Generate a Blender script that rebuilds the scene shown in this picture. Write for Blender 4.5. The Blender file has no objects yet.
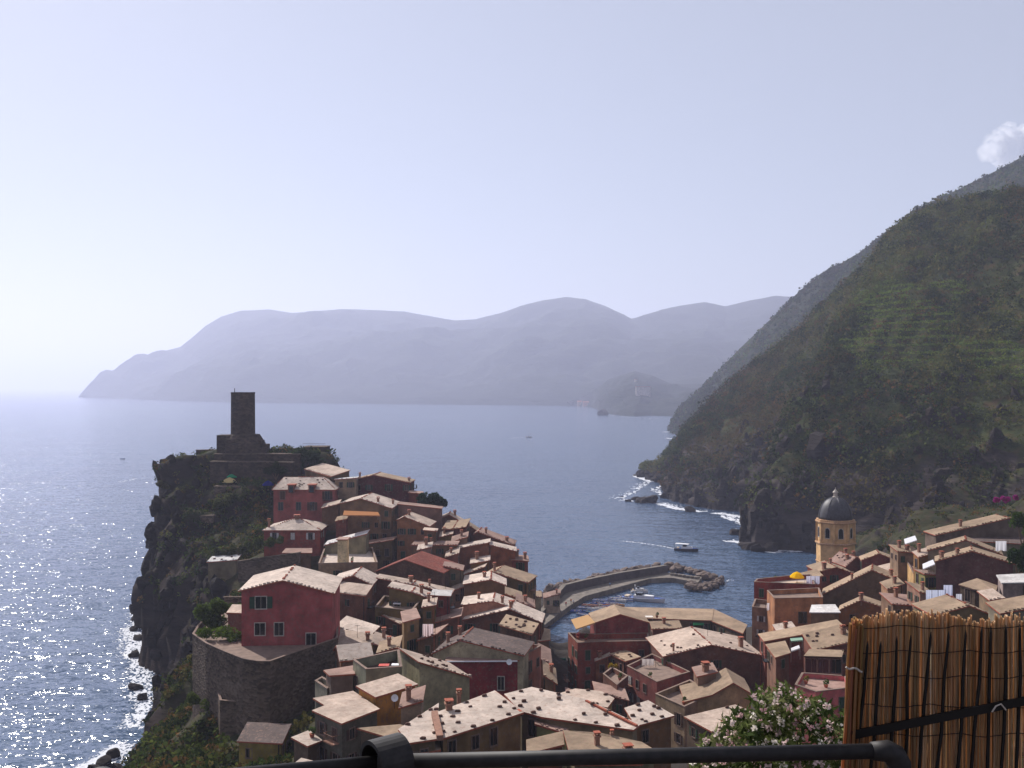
SUN_EL, SUN_AZ, SUN_E = 40, -38, 5.0
SKY_S, SKY_TINT, DUST = .10, (1.03, .965, .93, 1), .5
SKY_PALE, SKY_C = .58, (4.5, 4.42, 4.85, 1)
HAZE_D, HAZE_C, HAZE_G = 1.35e-4, (.72, .755, .98, 1), .33
EXPO = .36
DENOISE = True
import bpy, bmesh, math, random
import numpy as np
from mathutils import Vector, Matrix, noise
random.seed(7); RNG = np.random.default_rng(11)
F = 1000.0; EYE = 387.0; H = 75.0
scene = bpy.context.scene
col = scene.collection

# ------------------------------------------------------------------ helpers
def P(px, py, Y):
    return Vector(((px-512)/F*Y, Y, H-(py-EYE)/F*Y))
def PZ(px, py, z):
    Y = (H-z)*F/(py-EYE)
    return Vector(((px-512)/F*Y, Y, z))
def lin(c):
    def f(v):
        v /= 255.0
        return v/12.92 if v <= .04045 else ((v+.055)/1.055)**2.4
    return (f(c[0]), f(c[1]), f(c[2]), 1.0)
def link(o, parent=None):
    col.objects.link(o)
    if parent is not None: o.parent = parent
    return o
def tag(o, label=None, cat=None, group=None, kind=None):
    if label: o['label'] = label
    if cat: o['category'] = cat
    if group: o['group'] = group
    if kind: o['kind'] = kind
    return o
def empty(name, loc, label, cat, group=None):
    o = bpy.data.objects.new(name, None); o.empty_display_size = .5
    o.location = loc; link(o); return tag(o, label, cat, group)

class MB:
    """collects polygons; build() links them as one mesh object"""
    def __init__(s): s.v = []; s.f = []; s.m = []
    def poly(s, pts, m=0):
        b = len(s.v); s.v += [tuple(p) for p in pts]; s.f.append(tuple(range(b, b+len(pts)))); s.m.append(m)
    def box(s, c, sx, sy, sz, rz=0.0, m=0, ax=None):
        c = Vector(c)
        if ax is None:
            u = Vector((math.cos(rz), math.sin(rz), 0)); w = Vector((-math.sin(rz), math.cos(rz), 0)); k = Vector((0, 0, 1))
        else: u, w, k = ax
        q = []
        for dz in (-1, 1):
            for a, b_ in ((-1, -1), (1, -1), (1, 1), (-1, 1)):
                q.append(c+u*(a*sx/2)+w*(b_*sy/2)+k*(dz*sz/2))
        b = len(s.v); s.v += [tuple(p) for p in q]
        for f in ((3, 2, 1, 0), (4, 5, 6, 7), (0, 1, 5, 4), (1, 2, 6, 5), (2, 3, 7, 6), (3, 0, 4, 7)):
            s.f.append(tuple(b+i for i in f)); s.m.append(m)
    def prism(s, top, zb, mt=0, ms=0, thick=None):
        """top polygon (ccw from above), dropped to zb or by thick"""
        n = len(top); b = len(s.v)
        s.v += [tuple(p) for p in top]
        s.v += [(p[0], p[1], p[2]-thick if thick is not None else zb) for p in top]
        s.f.append(tuple(b+i for i in range(n))); s.m.append(mt)
        s.f.append(tuple(b+n+i for i in reversed(range(n)))); s.m.append(ms)
        for i in range(n):
            j = (i+1) % n
            s.f.append((b+i, b+n+i, b+n+j, b+j)); s.m.append(ms)
    def tube(s, pts, r, n=8, m=0, cap=True):
        pts = [Vector(p) for p in pts]; rs = r if isinstance(r, (list, tuple)) else [r]*len(pts)
        b0 = len(s.v); prev = None
        for i, p in enumerate(pts):
            t = (pts[min(i+1, len(pts)-1)]-pts[max(i-1, 0)]).normalized()
            if prev is None: u = t.orthogonal().normalized()
            else: u = (prev-t*prev.dot(t)).normalized()
            prev = u; w = t.cross(u)
            for k in range(n):
                a = 2*math.pi*k/n
                s.v.append(tuple(p+(u*math.cos(a)+w*math.sin(a))*rs[i]))
        for i in range(len(pts)-1):
            for k in range(n):
                a = b0+i*n+k; c = b0+i*n+(k+1) % n
                s.f.append((a, c, c+n, a+n)); s.m.append(m)
        if cap:
            s.f.append(tuple(b0+k for k in reversed(range(n)))); s.m.append(m)
            e = b0+(len(pts)-1)*n
            s.f.append(tuple(e+k for k in range(n))); s.m.append(m)
    def lathe(s, c, prof, n=16, m=0, rot=0.0):
        c = Vector(c); b0 = len(s.v)
        for r, z in prof:
            for k in range(n):
                a = rot+2*math.pi*k/n
                s.v.append((c.x+r*math.cos(a), c.y+r*math.sin(a), c.z+z))
        for i in range(len(prof)-1):
            for k in range(n):
                a = b0+i*n+k; d = b0+i*n+(k+1) % n
                s.f.append((a, d, d+n, a+n)); s.m.append(m)
        s.f.append(tuple(b0+k for k in reversed(range(n)))); s.m.append(m)
        e = b0+(len(prof)-1)*n
        s.f.append(tuple(e+k for k in range(n))); s.m.append(m)
    def mesh(s, name, mats, off=(0, 0, 0), smooth=False):
        me = bpy.data.meshes.new(name); o = Vector(off)
        me.from_pydata([(p[0]-o.x, p[1]-o.y, p[2]-o.z) for p in s.v], [], s.f)
        for mt in (mats if isinstance(mats, (list, tuple)) else [mats]): me.materials.append(mt)
        me.polygons.foreach_set('material_index', s.m)
        if smooth: me.polygons.foreach_set('use_smooth', [True]*len(s.f))
        me.update(); return me
    def build(s, name, mats, parent=None, off=None, color=None, smooth=False, loc=None):
        if off is None: off = parent.location if (parent is not None and parent.parent is None) else (0, 0, 0)
        o = bpy.data.objects.new(name, s.mesh(name, mats, off, smooth))
        if loc is not None: o.location = loc
        if color: o.color = color
        return link(o, parent)

def np_mesh(name, V, Q, mats, colors=None, smooth=False):
    """V (n,3), Q (m,4) quads; colors per vertex (n,3)"""
    me = bpy.data.meshes.new(name)
    n, m = len(V), len(Q); k = Q.shape[1]
    me.vertices.add(n); me.vertices.foreach_set('co', np.asarray(V, np.float32).ravel())
    me.loops.add(m*k); me.loops.foreach_set('vertex_index', np.asarray(Q, np.int32).ravel())
    me.polygons.add(m); me.polygons.foreach_set('loop_start', np.arange(0, m*k, k, dtype=np.int32))
    if smooth: me.polygons.foreach_set('use_smooth', np.ones(m, bool))
    me.update(calc_edges=True)
    if colors is not None:
        a = me.color_attributes.new('col', 'FLOAT_COLOR', 'POINT')
        c4 = np.ones((n, 4), np.float32); c4[:, :3] = colors
        a.data.foreach_set('color', c4.ravel())
    for mt in (mats if isinstance(mats, (list, tuple)) else [mats]): me.materials.append(mt)
    o = bpy.data.objects.new(name, me); link(o); return o

# ------------------------------------------------------------------ materials
def nodes(name):
    m = bpy.data.materials.new(name); m.use_nodes = True
    nt = m.node_tree; nt.nodes.clear()
    out = nt.nodes.new('ShaderNodeOutputMaterial')
    return m, nt, out
def N(nt, typ, **kw):
    n = nt.nodes.new(typ)
    for k, v in kw.items():
        if k == 'inp':
            for a, b in v.items(): n.inputs[a].default_value = b
        else: setattr(n, k, v)
    return n
def bsdf(nt, out, rough=.85, spec=.2):
    b = N(nt, 'ShaderNodeBsdfPrincipled'); b.inputs['Roughness'].default_value = rough
    b.inputs['Specular IOR Level'].default_value = spec
    nt.links.new(b.outputs[0], out.inputs['Surface']); return b
def noise_n(nt, scale, detail=3, vec=None, rough=.55):
    n = N(nt, 'ShaderNodeTexNoise'); n.inputs['Scale'].default_value = scale
    n.inputs['Detail'].default_value = detail; n.inputs['Roughness'].default_value = rough
    if vec is not None: nt.links.new(vec, n.inputs['Vector'])
    return n
def ramp(nt, fac, stops):
    r = N(nt, 'ShaderNodeValToRGB'); e = r.color_ramp.elements
    e[0].position, e[0].color = stops[0][0], stops[0][1]
    e[1].position, e[1].color = stops[-1][0], stops[-1][1]
    for p, c in stops[1:-1]:
        x = e.new(p); x.color = c
    nt.links.new(fac, r.inputs[0]); return r
def mix(nt, fac, a, b, mode='MIX'):
    m = N(nt, 'ShaderNodeMix', data_type='RGBA', blend_type=mode)
    for s, v in ((m.inputs[0], fac), (m.inputs[6], a), (m.inputs[7], b)):
        if hasattr(v, 'is_linked') or hasattr(v, 'links'): nt.links.new(v, s)
        else: s.default_value = v
    return m.outputs[2]
def bump(nt, b, height, strength=.5, dist=.1):
    n = N(nt, 'ShaderNodeBump'); n.inputs['Strength'].default_value = strength; n.inputs['Distance'].default_value = dist
    nt.links.new(height, n.inputs['Height']); nt.links.new(n.outputs[0], b.inputs['Normal']); return n
def g(v): return (v, v, v, 1)

def mat_objcolor(name, lo=.72, hi=1.12, scale=.8, rough=.9, streak=False, bs=.3, bd=.05, bscale=6, spots=None):
    m, nt, out = nodes(name); b = bsdf(nt, out, rough, .15)
    oi = N(nt, 'ShaderNodeObjectInfo'); geo = N(nt, 'ShaderNodeNewGeometry')
    n1 = noise_n(nt, scale, 4, geo.outputs['Position'])
    r1 = ramp(nt, n1.outputs[0], [(.3, g(lo)), (.7, g(hi))])
    c = mix(nt, 1.0, oi.outputs['Color'], r1.outputs[0], 'MULTIPLY')
    if streak:
        mp = N(nt, 'ShaderNodeMapping'); mp.inputs['Scale'].default_value = (.8, .8, .2)
        nt.links.new(geo.outputs['Position'], mp.inputs[0])
        n2 = noise_n(nt, 1.0, 4, mp.outputs[0])
        r2 = ramp(nt, n2.outputs[0], [(.34, g(.62)), (.56, g(1))])
        c = mix(nt, .45, c, mix(nt, 1.0, c, r2.outputs[0], 'MULTIPLY'))
    if spots:
        n3 = noise_n(nt, 2.2, 5, geo.outputs['Position'], .7)
        r3 = ramp(nt, n3.outputs[0], [(.52, g(0)), (.66, g(1))])
        c = mix(nt, r3.outputs[0], c, mix(nt, .6, c, spots))
        n4 = noise_n(nt, .22, 5, geo.outputs['Position'], .65); r4 = ramp(nt, n4.outputs[0], [(.38, g(.74)), (.6, g(1.06))]); c = mix(nt, 1.0, c, r4.outputs[0], 'MULTIPLY')
    nt.links.new(c, b.inputs['Base Color'])
    bump(nt, b, noise_n(nt, bscale, 4, geo.outputs['Position']).outputs[0], bs, bd)
    return m
def mat_plain(name, c, rough=.7, spec=.3, metal=0, var=.25, scale=3):
    m, nt, out = nodes(name); b = bsdf(nt, out, rough, spec); b.inputs['Metallic'].default_value = metal
    geo = N(nt, 'ShaderNodeNewGeometry')
    n1 = noise_n(nt, scale, 4, geo.outputs['Position'])
    r = ramp(nt, n1.outputs[0], [(.3, tuple(v*(1-var) for v in c[:3])+(1,)), (.7, tuple(min(1, v*(1+var)) for v in c[:3])+(1,))])
    nt.links.new(r.outputs[0], b.inputs['Base Color'])
    return m
M = {}
M['plaster'] = mat_objcolor('plaster', .62, 1.15, .5, .92, True, spots=lin((112, 100, 90)))
M['roof'] = mat_objcolor('roof_tiles', .78, 1.1, 1.2, .9, False, .8, .08, 4.5, spots=lin((150, 120, 105)))
M['terrace'] = mat_objcolor('terrace_floor', .7, 1.1, 1.0, .9)
M['terracotta'] = mat_plain('terracotta_edge', lin((150, 82, 62)), .85, .2)
M['roofstone'] = mat_plain('roof_stone', lin((88, 66, 58)), .95, .1)
M['frame'] = mat_plain('window_frame', lin((170, 160, 150)), .7)
M['wframe'] = mat_plain('window_surround', lin((112, 92, 82)), .8)
M['pane'] = mat_plain('window_pane', lin((24, 26, 30)), .15, .5)
M['shut_green'] = mat_plain('shutter_green', lin((38, 62, 46)), .6)
M['shut_brown'] = mat_plain('shutter_brown', lin((70, 48, 38)), .7)
M['shut_white'] = mat_plain('shutter_white', lin((176, 172, 170)), .7)
M['door'] = mat_plain('door_wood', lin((70, 48, 40)), .7)
M['chimney'] = mat_plain('chimney_plaster', lin((140, 105, 88)), .9, .15)
M['white'] = mat_plain('white_cloth', lin((225, 225, 228)), .8, .1, var=.05)
def mat_cloth(name, c):
    m, nt, out = nodes(name); d = N(nt, 'ShaderNodeBsdfDiffuse'); t = N(nt, 'ShaderNodeBsdfTranslucent'); mx = N(nt, 'ShaderNodeMixShader'); mx.inputs[0].default_value = .5
    d.inputs[0].default_value = c; t.inputs[0].default_value = c
    nt.links.new(d.outputs[0], mx.inputs[1]); nt.links.new(t.outputs[0], mx.inputs[2]); nt.links.new(mx.outputs[0], out.inputs[0]); return m
M['iron'] = mat_plain('dark_iron', lin((30, 28, 28)), .5, .5, .6)
M['pipe'] = mat_plain('painted_pipe', lin((34, 31, 31)), .6, .35, .1, var=.45, scale=60)
M['wood'] = mat_plain('old_wood', lin((96, 74, 56)), .85)
def mat_stone(name, c1, c2, scale=1.4, bs=.9):
    m, nt, out = nodes(name); b = bsdf(nt, out, .95, .1)
    geo = N(nt, 'ShaderNodeNewGeometry')
    vo = N(nt, 'ShaderNodeTexVoronoi'); vo.inputs['Scale'].default_value = scale
    mp = N(nt, 'ShaderNodeMapping'); mp.inputs['Scale'].default_value = (1, 1, 1.8)
    nt.links.new(geo.outputs['Position'], mp.inputs[0]); nt.links.new(mp.outputs[0], vo.inputs['Vector'])
    sep = N(nt, 'ShaderNodeSeparateColor'); nt.links.new(vo.outputs['Color'], sep.inputs[0])
    n = noise_n(nt, .25, 5, geo.outputs['Position'])
    r = ramp(nt, sep.outputs[0], [(0, c1), (1, c2)])
    r2 = ramp(nt, n.outputs[0], [(.3, g(.6)), (.7, g(1.15))])
    nt.links.new(mix(nt, 1, r.outputs[0], r2.outputs[0], 'MULTIPLY'), b.inputs['Base Color'])
    bump(nt, b, vo.outputs['Distance'], bs, .15)
    return m
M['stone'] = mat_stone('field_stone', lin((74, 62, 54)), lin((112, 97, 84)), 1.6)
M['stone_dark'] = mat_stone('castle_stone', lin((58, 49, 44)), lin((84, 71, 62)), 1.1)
M['concrete'] = mat_plain('quay_concrete', lin((112, 104, 96)), .9, .15, var=.35, scale=.5)
M['conc_dark'] = mat_plain('sea_wall_concrete', lin((88, 80, 80)), .9, .15, var=.3, scale=.4)
def mat_rock(name='rock', c1=(62, 52, 48), c2=(112, 98, 88)):
    m, nt, out = nodes(name); b = bsdf(nt, out, .95, .15)
    geo = N(nt, 'ShaderNodeNewGeometry')
    mp = N(nt, 'ShaderNodeMapping'); mp.inputs['Rotation'].default_value = (.5, .35, .2); mp.inputs['Scale'].default_value = (.5, .5, 2.2)
    nt.links.new(geo.outputs['Position'], mp.inputs[0])
    n1 = noise_n(nt, .35, 7, mp.outputs[0], .65)
    r = ramp(nt, n1.outputs[0], [(.25, lin(c1)), (.55, lin(((c1[0]+c2[0])/2, (c1[1]+c2[1])/2, (c1[2]+c2[2])/2))), (.75, lin(c2))])
    nt.links.new(r.outputs[0], b.inputs['Base Color'])
    bump(nt, b, n1.outputs[0], 1.0, 1.2)
    return m
M['rock'] = mat_rock()
def mat_ground(name, veg1, veg2, rock1, rock2, earth, s0=.62, s1=.8, nscale=.05, bd=1.0, cliff=None, town=None):
    """rock on steep faces, scrub and earth on gentle ones"""
    m, nt, out = nodes(name); b = bsdf(nt, out, .95, .1)
    geo = N(nt, 'ShaderNodeNewGeometry'); sx = N(nt, 'ShaderNodeSeparateXYZ')
    nt.links.new(geo.outputs['Normal'], sx.inputs[0])
    na = noise_n(nt, nscale, 6, geo.outputs['Position'], .6); nb = noise_n(nt, nscale*6, 6, geo.outputs['Position'], .65)
    mp = N(nt, 'ShaderNodeMapping'); mp.inputs['Rotation'].default_value = (.45, .5, .1); mp.inputs['Scale'].default_value = (.6, .6, 2.6)
    nt.links.new(geo.outputs['Position'], mp.inputs[0])
    nc = noise_n(nt, nscale*3, 7, mp.outputs[0], .68)
    rv = ramp(nt, nb.outputs[0], [(.3, veg1), (.5, veg2), (.68, earth)])
    rr = ramp(nt, nc.outputs[0], [(.3, rock1), (.7, rock2)])
    ma = N(nt, 'ShaderNodeMath', operation='MULTIPLY_ADD'); ma.inputs[1].default_value = .45; nt.links.new(na.outputs[0], ma.inputs[0])
    nt.links.new(sx.outputs[2], ma.inputs[2])
    sl = ramp(nt, ma.outputs[0], [(s0+.2, g(0)), (s1+.2, g(1))])
    c = mix(nt, sl.outputs[0], rr.outputs[0], rv.outputs[0])
    if cliff:
        sp = N(nt, 'ShaderNodeSeparateXYZ'); nt.links.new(geo.outputs['Position'], sp.inputs[0])
        mz = N(nt, 'ShaderNodeMath', operation='MULTIPLY_ADD'); mz.inputs[1].default_value = -cliff[1]; nt.links.new(na.outputs[0], mz.inputs[0])
        nt.links.new(sp.outputs[2], mz.inputs[2])
        mr = N(nt, 'ShaderNodeMapRange'); mr.inputs['From Min'].default_value = cliff[0]; mr.inputs['From Max'].default_value = cliff[0]+8
        nt.links.new(mz.outputs[0], mr.inputs[0])
        c = mix(nt, mr.outputs[0], rr.outputs[0], c)
    if town:
        at = N(nt, 'ShaderNodeVertexColor', layer_name='col'); c = mix(nt, at.outputs[0], c, town)
    nt.links.new(c, b.inputs['Base Color'])
    bump(nt, b, nc.outputs[0], .9, bd)
    return m
M['headland'] = mat_ground('headland_ground', lin((34, 40, 22)), lin((50, 50, 28)), lin((24, 20, 20)), lin((56, 46, 42)), lin((66, 52, 40)), town=lin((58, 52, 48)))
M['hill'] = mat_ground('hill_ground', lin((32, 40, 20)), lin((54, 60, 28)), lin((30, 26, 26)), lin((76, 66, 62)), lin((76, 60, 38)), .45, .62, .03, 2.0, cliff=(2, 60))
M['hill2'] = mat_ground('second_hill_ground', lin((24, 32, 18)), lin((38, 46, 26)), lin((22, 20, 20)), lin((48, 44, 42)), lin((42, 38, 28)), .1, .35, .02, 3.0)
M['farhill'] = mat_ground('far_hill_ground', lin((20, 28, 22)), lin((26, 33, 25)), lin((28, 29, 28)), lin((38, 39, 38)), lin((28, 32, 26)), .3, .5, .004, 20)
def mat_foliage():
    m, nt, out = nodes('foliage')
    at = N(nt, 'ShaderNodeVertexColor', layer_name='col')
    d = N(nt, 'ShaderNodeBsdfDiffuse'); t = N(nt, 'ShaderNodeBsdfTranslucent'); mx = N(nt, 'ShaderNodeMixShader'); mx.inputs[0].default_value = .3
    nt.links.new(at.outputs[0], d.inputs[0]); nt.links.new(at.outputs[0], t.inputs[0])
    nt.links.new(d.outputs[0], mx.inputs[1]); nt.links.new(t.outputs[0], mx.inputs[2]); nt.links.new(mx.outputs[0], out.inputs[0])
    return m
M['foliage'] = mat_foliage()
def mat_water():
    m, nt, out = nodes('sea_water')
    b = N(nt, 'ShaderNodeBsdfPrincipled'); nt.links.new(b.outputs[0], out.inputs[0])
    b.inputs['Roughness'].default_value = .13; b.inputs['IOR'].default_value = 1.33
    geo = N(nt, 'ShaderNodeNewGeometry')
    nl = noise_n(nt, .012, 4, geo.outputs['Position'])
    r = ramp(nt, nl.outputs[0], [(.35, (.040, .070, .128, 1)), (.65, (.056, .094, .158, 1))])
    nt.links.new(r.outputs[0], b.inputs['Base Color'])
    mp = N(nt, 'ShaderNodeMapping'); mp.inputs['Rotation'].default_value = (0, 0, .35); mp.inputs['Scale'].default_value = (.7, 1.25, 1)
    nt.links.new(geo.outputs['Position'], mp.inputs[0])
    w1 = noise_n(nt, .6, 3, mp.outputs[0], .55); w2 = noise_n(nt, .09, 3, mp.outputs[0], .5); w3 = noise_n(nt, .016, 2, mp.outputs[0], .5)
    b1 = N(nt, 'ShaderNodeBump'); b1.inputs['Strength'].default_value = 1; b1.inputs['Distance'].default_value = .22
    b2 = N(nt, 'ShaderNodeBump'); b2.inputs['Strength'].default_value = 1; b2.inputs['Distance'].default_value = 1.6
    b3 = N(nt, 'ShaderNodeBump'); b3.inputs['Strength'].default_value = 1; b3.inputs['Distance'].default_value = 2.0
    nt.links.new(w1.outputs[0], b1.inputs['Height']); nt.links.new(w2.outputs[0], b2.inputs['Height']); nt.links.new(w3.outputs[0], b3.inputs['Height'])
    nt.links.new(b3.outputs[0], b2.inputs['Normal']); nt.links.new(b2.outputs[0], b1.inputs['Normal'])
    acc = b1.outputs[0]
    for sc_, amp, seed in ((1.5, .29, 0), (.62, .2, 37)):      # small wavelets: flat facets, each with a tilt of its own
        mv = N(nt, 'ShaderNodeMapping'); mv.inputs['Location'].default_value = (seed, seed, 0); mv.inputs['Rotation'].default_value = (0, 0, .3); mv.inputs['Scale'].default_value = (.8, 1.15, 1)
        nt.links.new(geo.outputs['Position'], mv.inputs[0])
        vo = N(nt, 'ShaderNodeTexVoronoi'); vo.inputs['Scale'].default_value = sc_; nt.links.new(mv.outputs[0], vo.inputs['Vector'])
        sb = N(nt, 'ShaderNodeVectorMath', operation='SUBTRACT'); sb.inputs[1].default_value = (.5, .5, .5); nt.links.new(vo.outputs['Color'], sb.inputs[0])
        ml = N(nt, 'ShaderNodeVectorMath', operation='MULTIPLY'); ml.inputs[1].default_value = (amp, amp, 0); nt.links.new(sb.outputs[0], ml.inputs[0])
        ad = N(nt, 'ShaderNodeVectorMath', operation='ADD'); nt.links.new(acc, ad.inputs[0]); nt.links.new(ml.outputs[0], ad.inputs[1]); acc = ad.outputs[0]
    no = N(nt, 'ShaderNodeVectorMath', operation='NORMALIZE'); nt.links.new(acc, no.inputs[0]); nt.links.new(no.outputs[0], b.inputs['Normal'])
    return m
M['water'] = mat_water()
M['foam'] = mat_plain('sea_foam', lin((206, 208, 214)), .8, .1, var=.15, scale=1)

# ------------------------------------------------------------------ houses
GROUND = []            # (x, y, z) heights the ground passes through
HOUSES = []
ROOFC = {'cream': (184, 164, 148), 'tan': (156, 134, 111), 'pale': (195, 178, 164), 'red': (128, 62, 50), 'grey': (92, 80, 76),
         'rose': (152, 124, 112), 'white': (204, 200, 196), 'floor': (132, 112, 100), 'dark': (84, 66, 58)}
def wallcol(c):
    m = sum(c)/3; k = random.uniform(.92, 1.12); return lin(tuple((v*.80+m*.20)*k*q*random.uniform(.96, 1.05) for v, q in zip(c, (1.05, 1.03, .90))))
def roofcol(k):
    c = ROOFC[k] if isinstance(k, str) else k
    d = random.uniform(.94, 1.05)
    return lin(tuple(min(245, v*d) for v in c))
WMESH = {}
def win_mesh(w, h, fm):
    key = (w, h, fm)
    if key not in WMESH:
        b = MB(); t = .12
        for sx, sz, cx, cz in ((w+2*t, t, 0, h/2+t/2), (w+2*t, t*1.3, 0, -h/2-t*.65), (t, h, -w/2-t/2, 0), (t, h, w/2+t/2, 0)):
            b.box((cx, -.04, cz), sx, .1, sz, m=0)
        b.box((0, -.035, 0), .045, .05, h, m=0)
        b.poly([(-w/2, -.012, -h/2), (w/2, -.012, -h/2), (w/2, -.012, h/2), (-w/2, -.012, h/2)], 1)
        WMESH[key] = b.mesh('window', [M[fm], M['pane']])
    return WMESH[key]
SMESH = {}
def shut_mesh(w, h, mat):
    key = (w, h, mat)
    if key not in SMESH:
        b = MB()
        b.box((0, -.05, 0), w, .05, h)
        for k in range(5): b.box((0, -.085, -h*.4+k*h*.2), w*.8, .03, h*.09)
        SMESH[key] = b.mesh('shutter', M[mat])
    return SMESH[key]
WINDOWS = []
def add_window(root, c, u, out, w=1.0, h=1.5, shut='shut_green', frame='wframe', openness=None):
    """c world centre, u along the wall, out outward normal"""
    mt = Matrix((u, -out, Vector((0, 0, 1)))).transposed().to_4x4()
    o = bpy.data.objects.new('window', win_mesh(w, h, frame)); o.parent = root
    o.matrix_local = Matrix.Translation(c-root.location) @ mt
    col.objects.link(o); kids = []
    op = random.random() if openness is None else openness
    if shut:
        for s in (-1, 1):
            if op < .62: x, sw, yy = s*(w*.75+.1), w*.5, 0
            else: x, sw, yy = s*w*.26, w*.48, -.05
            k = bpy.data.objects.new('shutter', shut_mesh(round(sw, 3), h, shut)); k.parent = o
            k.location = (x, yy, 0); col.objects.link(k); kids.append(k)
    if random.random() < .13 and shut:
        b = MB(); b.box((0, -.5, -h/2-.16), w+1.1, .95, .14)
        for k in range(9):
            x = -(w+1.0)/2+(w+1.0)*k/8; b.tube([(x, -.94, -h/2-.1), (x, -.94, -h/2+.85)], .022, 4)
        for y in (-.94,): b.tube([(-(w+1)/2, y, -h/2+.85), ((w+1)/2, y, -h/2+.85)], .03, 4)
        for sx in (-1, 1): b.tube([(sx*(w+1)/2, -.94, -h/2+.85), (sx*(w+1)/2, 0, -h/2+.85)], .03, 4)
        k = bpy.data.objects.new('balcony', b.mesh('balcony', M['iron'] if random.random() < .5 else M['chimney'])); k.parent = root
        k.matrix_local = Matrix.Translation(c-root.location) @ mt; col.objects.link(k); kids.append(k)
    WINDOWS.append((o, kids, c+out*.2)); return o
def wall_windows(root, a, b, ztop, zbot, out, rows=2, shut='shut_green', first=1.5, cols=None, frame='wframe', step=3.0, size=None):
    d = (b-a); d.z = 0; L = d.length
    if L < 1.9: return
    u = d.normalized()
    n = cols if cols else max(1, int(L/2.5))
    for r in range(rows):
        z = ztop-first-r*step
        if z-1.1 < zbot: break
        for i in range(n):
            if random.random() < .13 and n > 1: continue
            t = (i+.5)/n+random.uniform(-.04, .04)
            c = Vector((a.x, a.y, 0))+d*t; c.z = z
            w, h = size or random.choice(((.95, 1.45), (.95, 1.45), (1.0, 1.9), (.8, 1.2)))
            add_window(root, c, u, out, w, h, shut if random.random() < .8 else None, frame)
def chimney(roof, base, s=.55, h=1.3):
    b = MB()
    b.box((0, 0, h/2-.6), s, s, h+1.2, .2); b.box((0, 0, h+.09), s*1.45, s*1.45, .16, .2)
    for k in (-1, 1): b.box((k*s*.4, 0, h+.3), s*.3, s, .26, .2)
    b.box((0, 0, h+.48), s*1.4, s*1.4, .1, .2, m=1)
    o = b.build('chimney', [M['chimney'], M['terracotta']], roof, off=(0, 0, 0)); o.location = base; return o
STONE = None
def roof_stone(roof, p):
    global STONE
    if STONE is None:
        b = MB(); b.box((0, 0, .07), .5, .36, .2); b.box((.04, 0, .19), .36, .26, .08, .3)
        STONE = b.mesh('roof_stone', M['roofstone'])
    o = bpy.data.objects.new('roof_stone', STONE); o.parent = roof; o.location = p
    s = random.uniform(.75, 1.1); o.scale = (s, s*random.uniform(.8, 1.2), s); o.rotation_euler.z = random.uniform(-.5, .5)
    col.objects.link(o)
def antenna(root, p, h=2.2):
    b = MB(); p = Vector(p)
    b.tube([p-Vector((0, 0, .6)), p+Vector((0, 0, h))], .03, 5)
    for k in range(4):
        b.tube([p+Vector((-.45+.04*k, .12*k, h-.1-.02*k)), p+Vector((.45-.04*k, .12*k, h-.1-.02*k))], .018, 4)
    b.build('antenna', M['iron'], root)
def edge_tiles(b, p, q, m=0, size=.3):
    """a row of laid stones on a roof edge, part of the roof mesh"""
    L = (q-p).length; n = int(L/.62)
    for i in range(n):
        if random.random() < .25: continue
        c = p.lerp(q, (i+.5)/n); s = size*random.uniform(.7, 1.4)
        b.box(c+Vector((0, 0, s*.3)), s*1.2, s*1.2, s*.8, random.uniform(0, 1.5), m=m)

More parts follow.
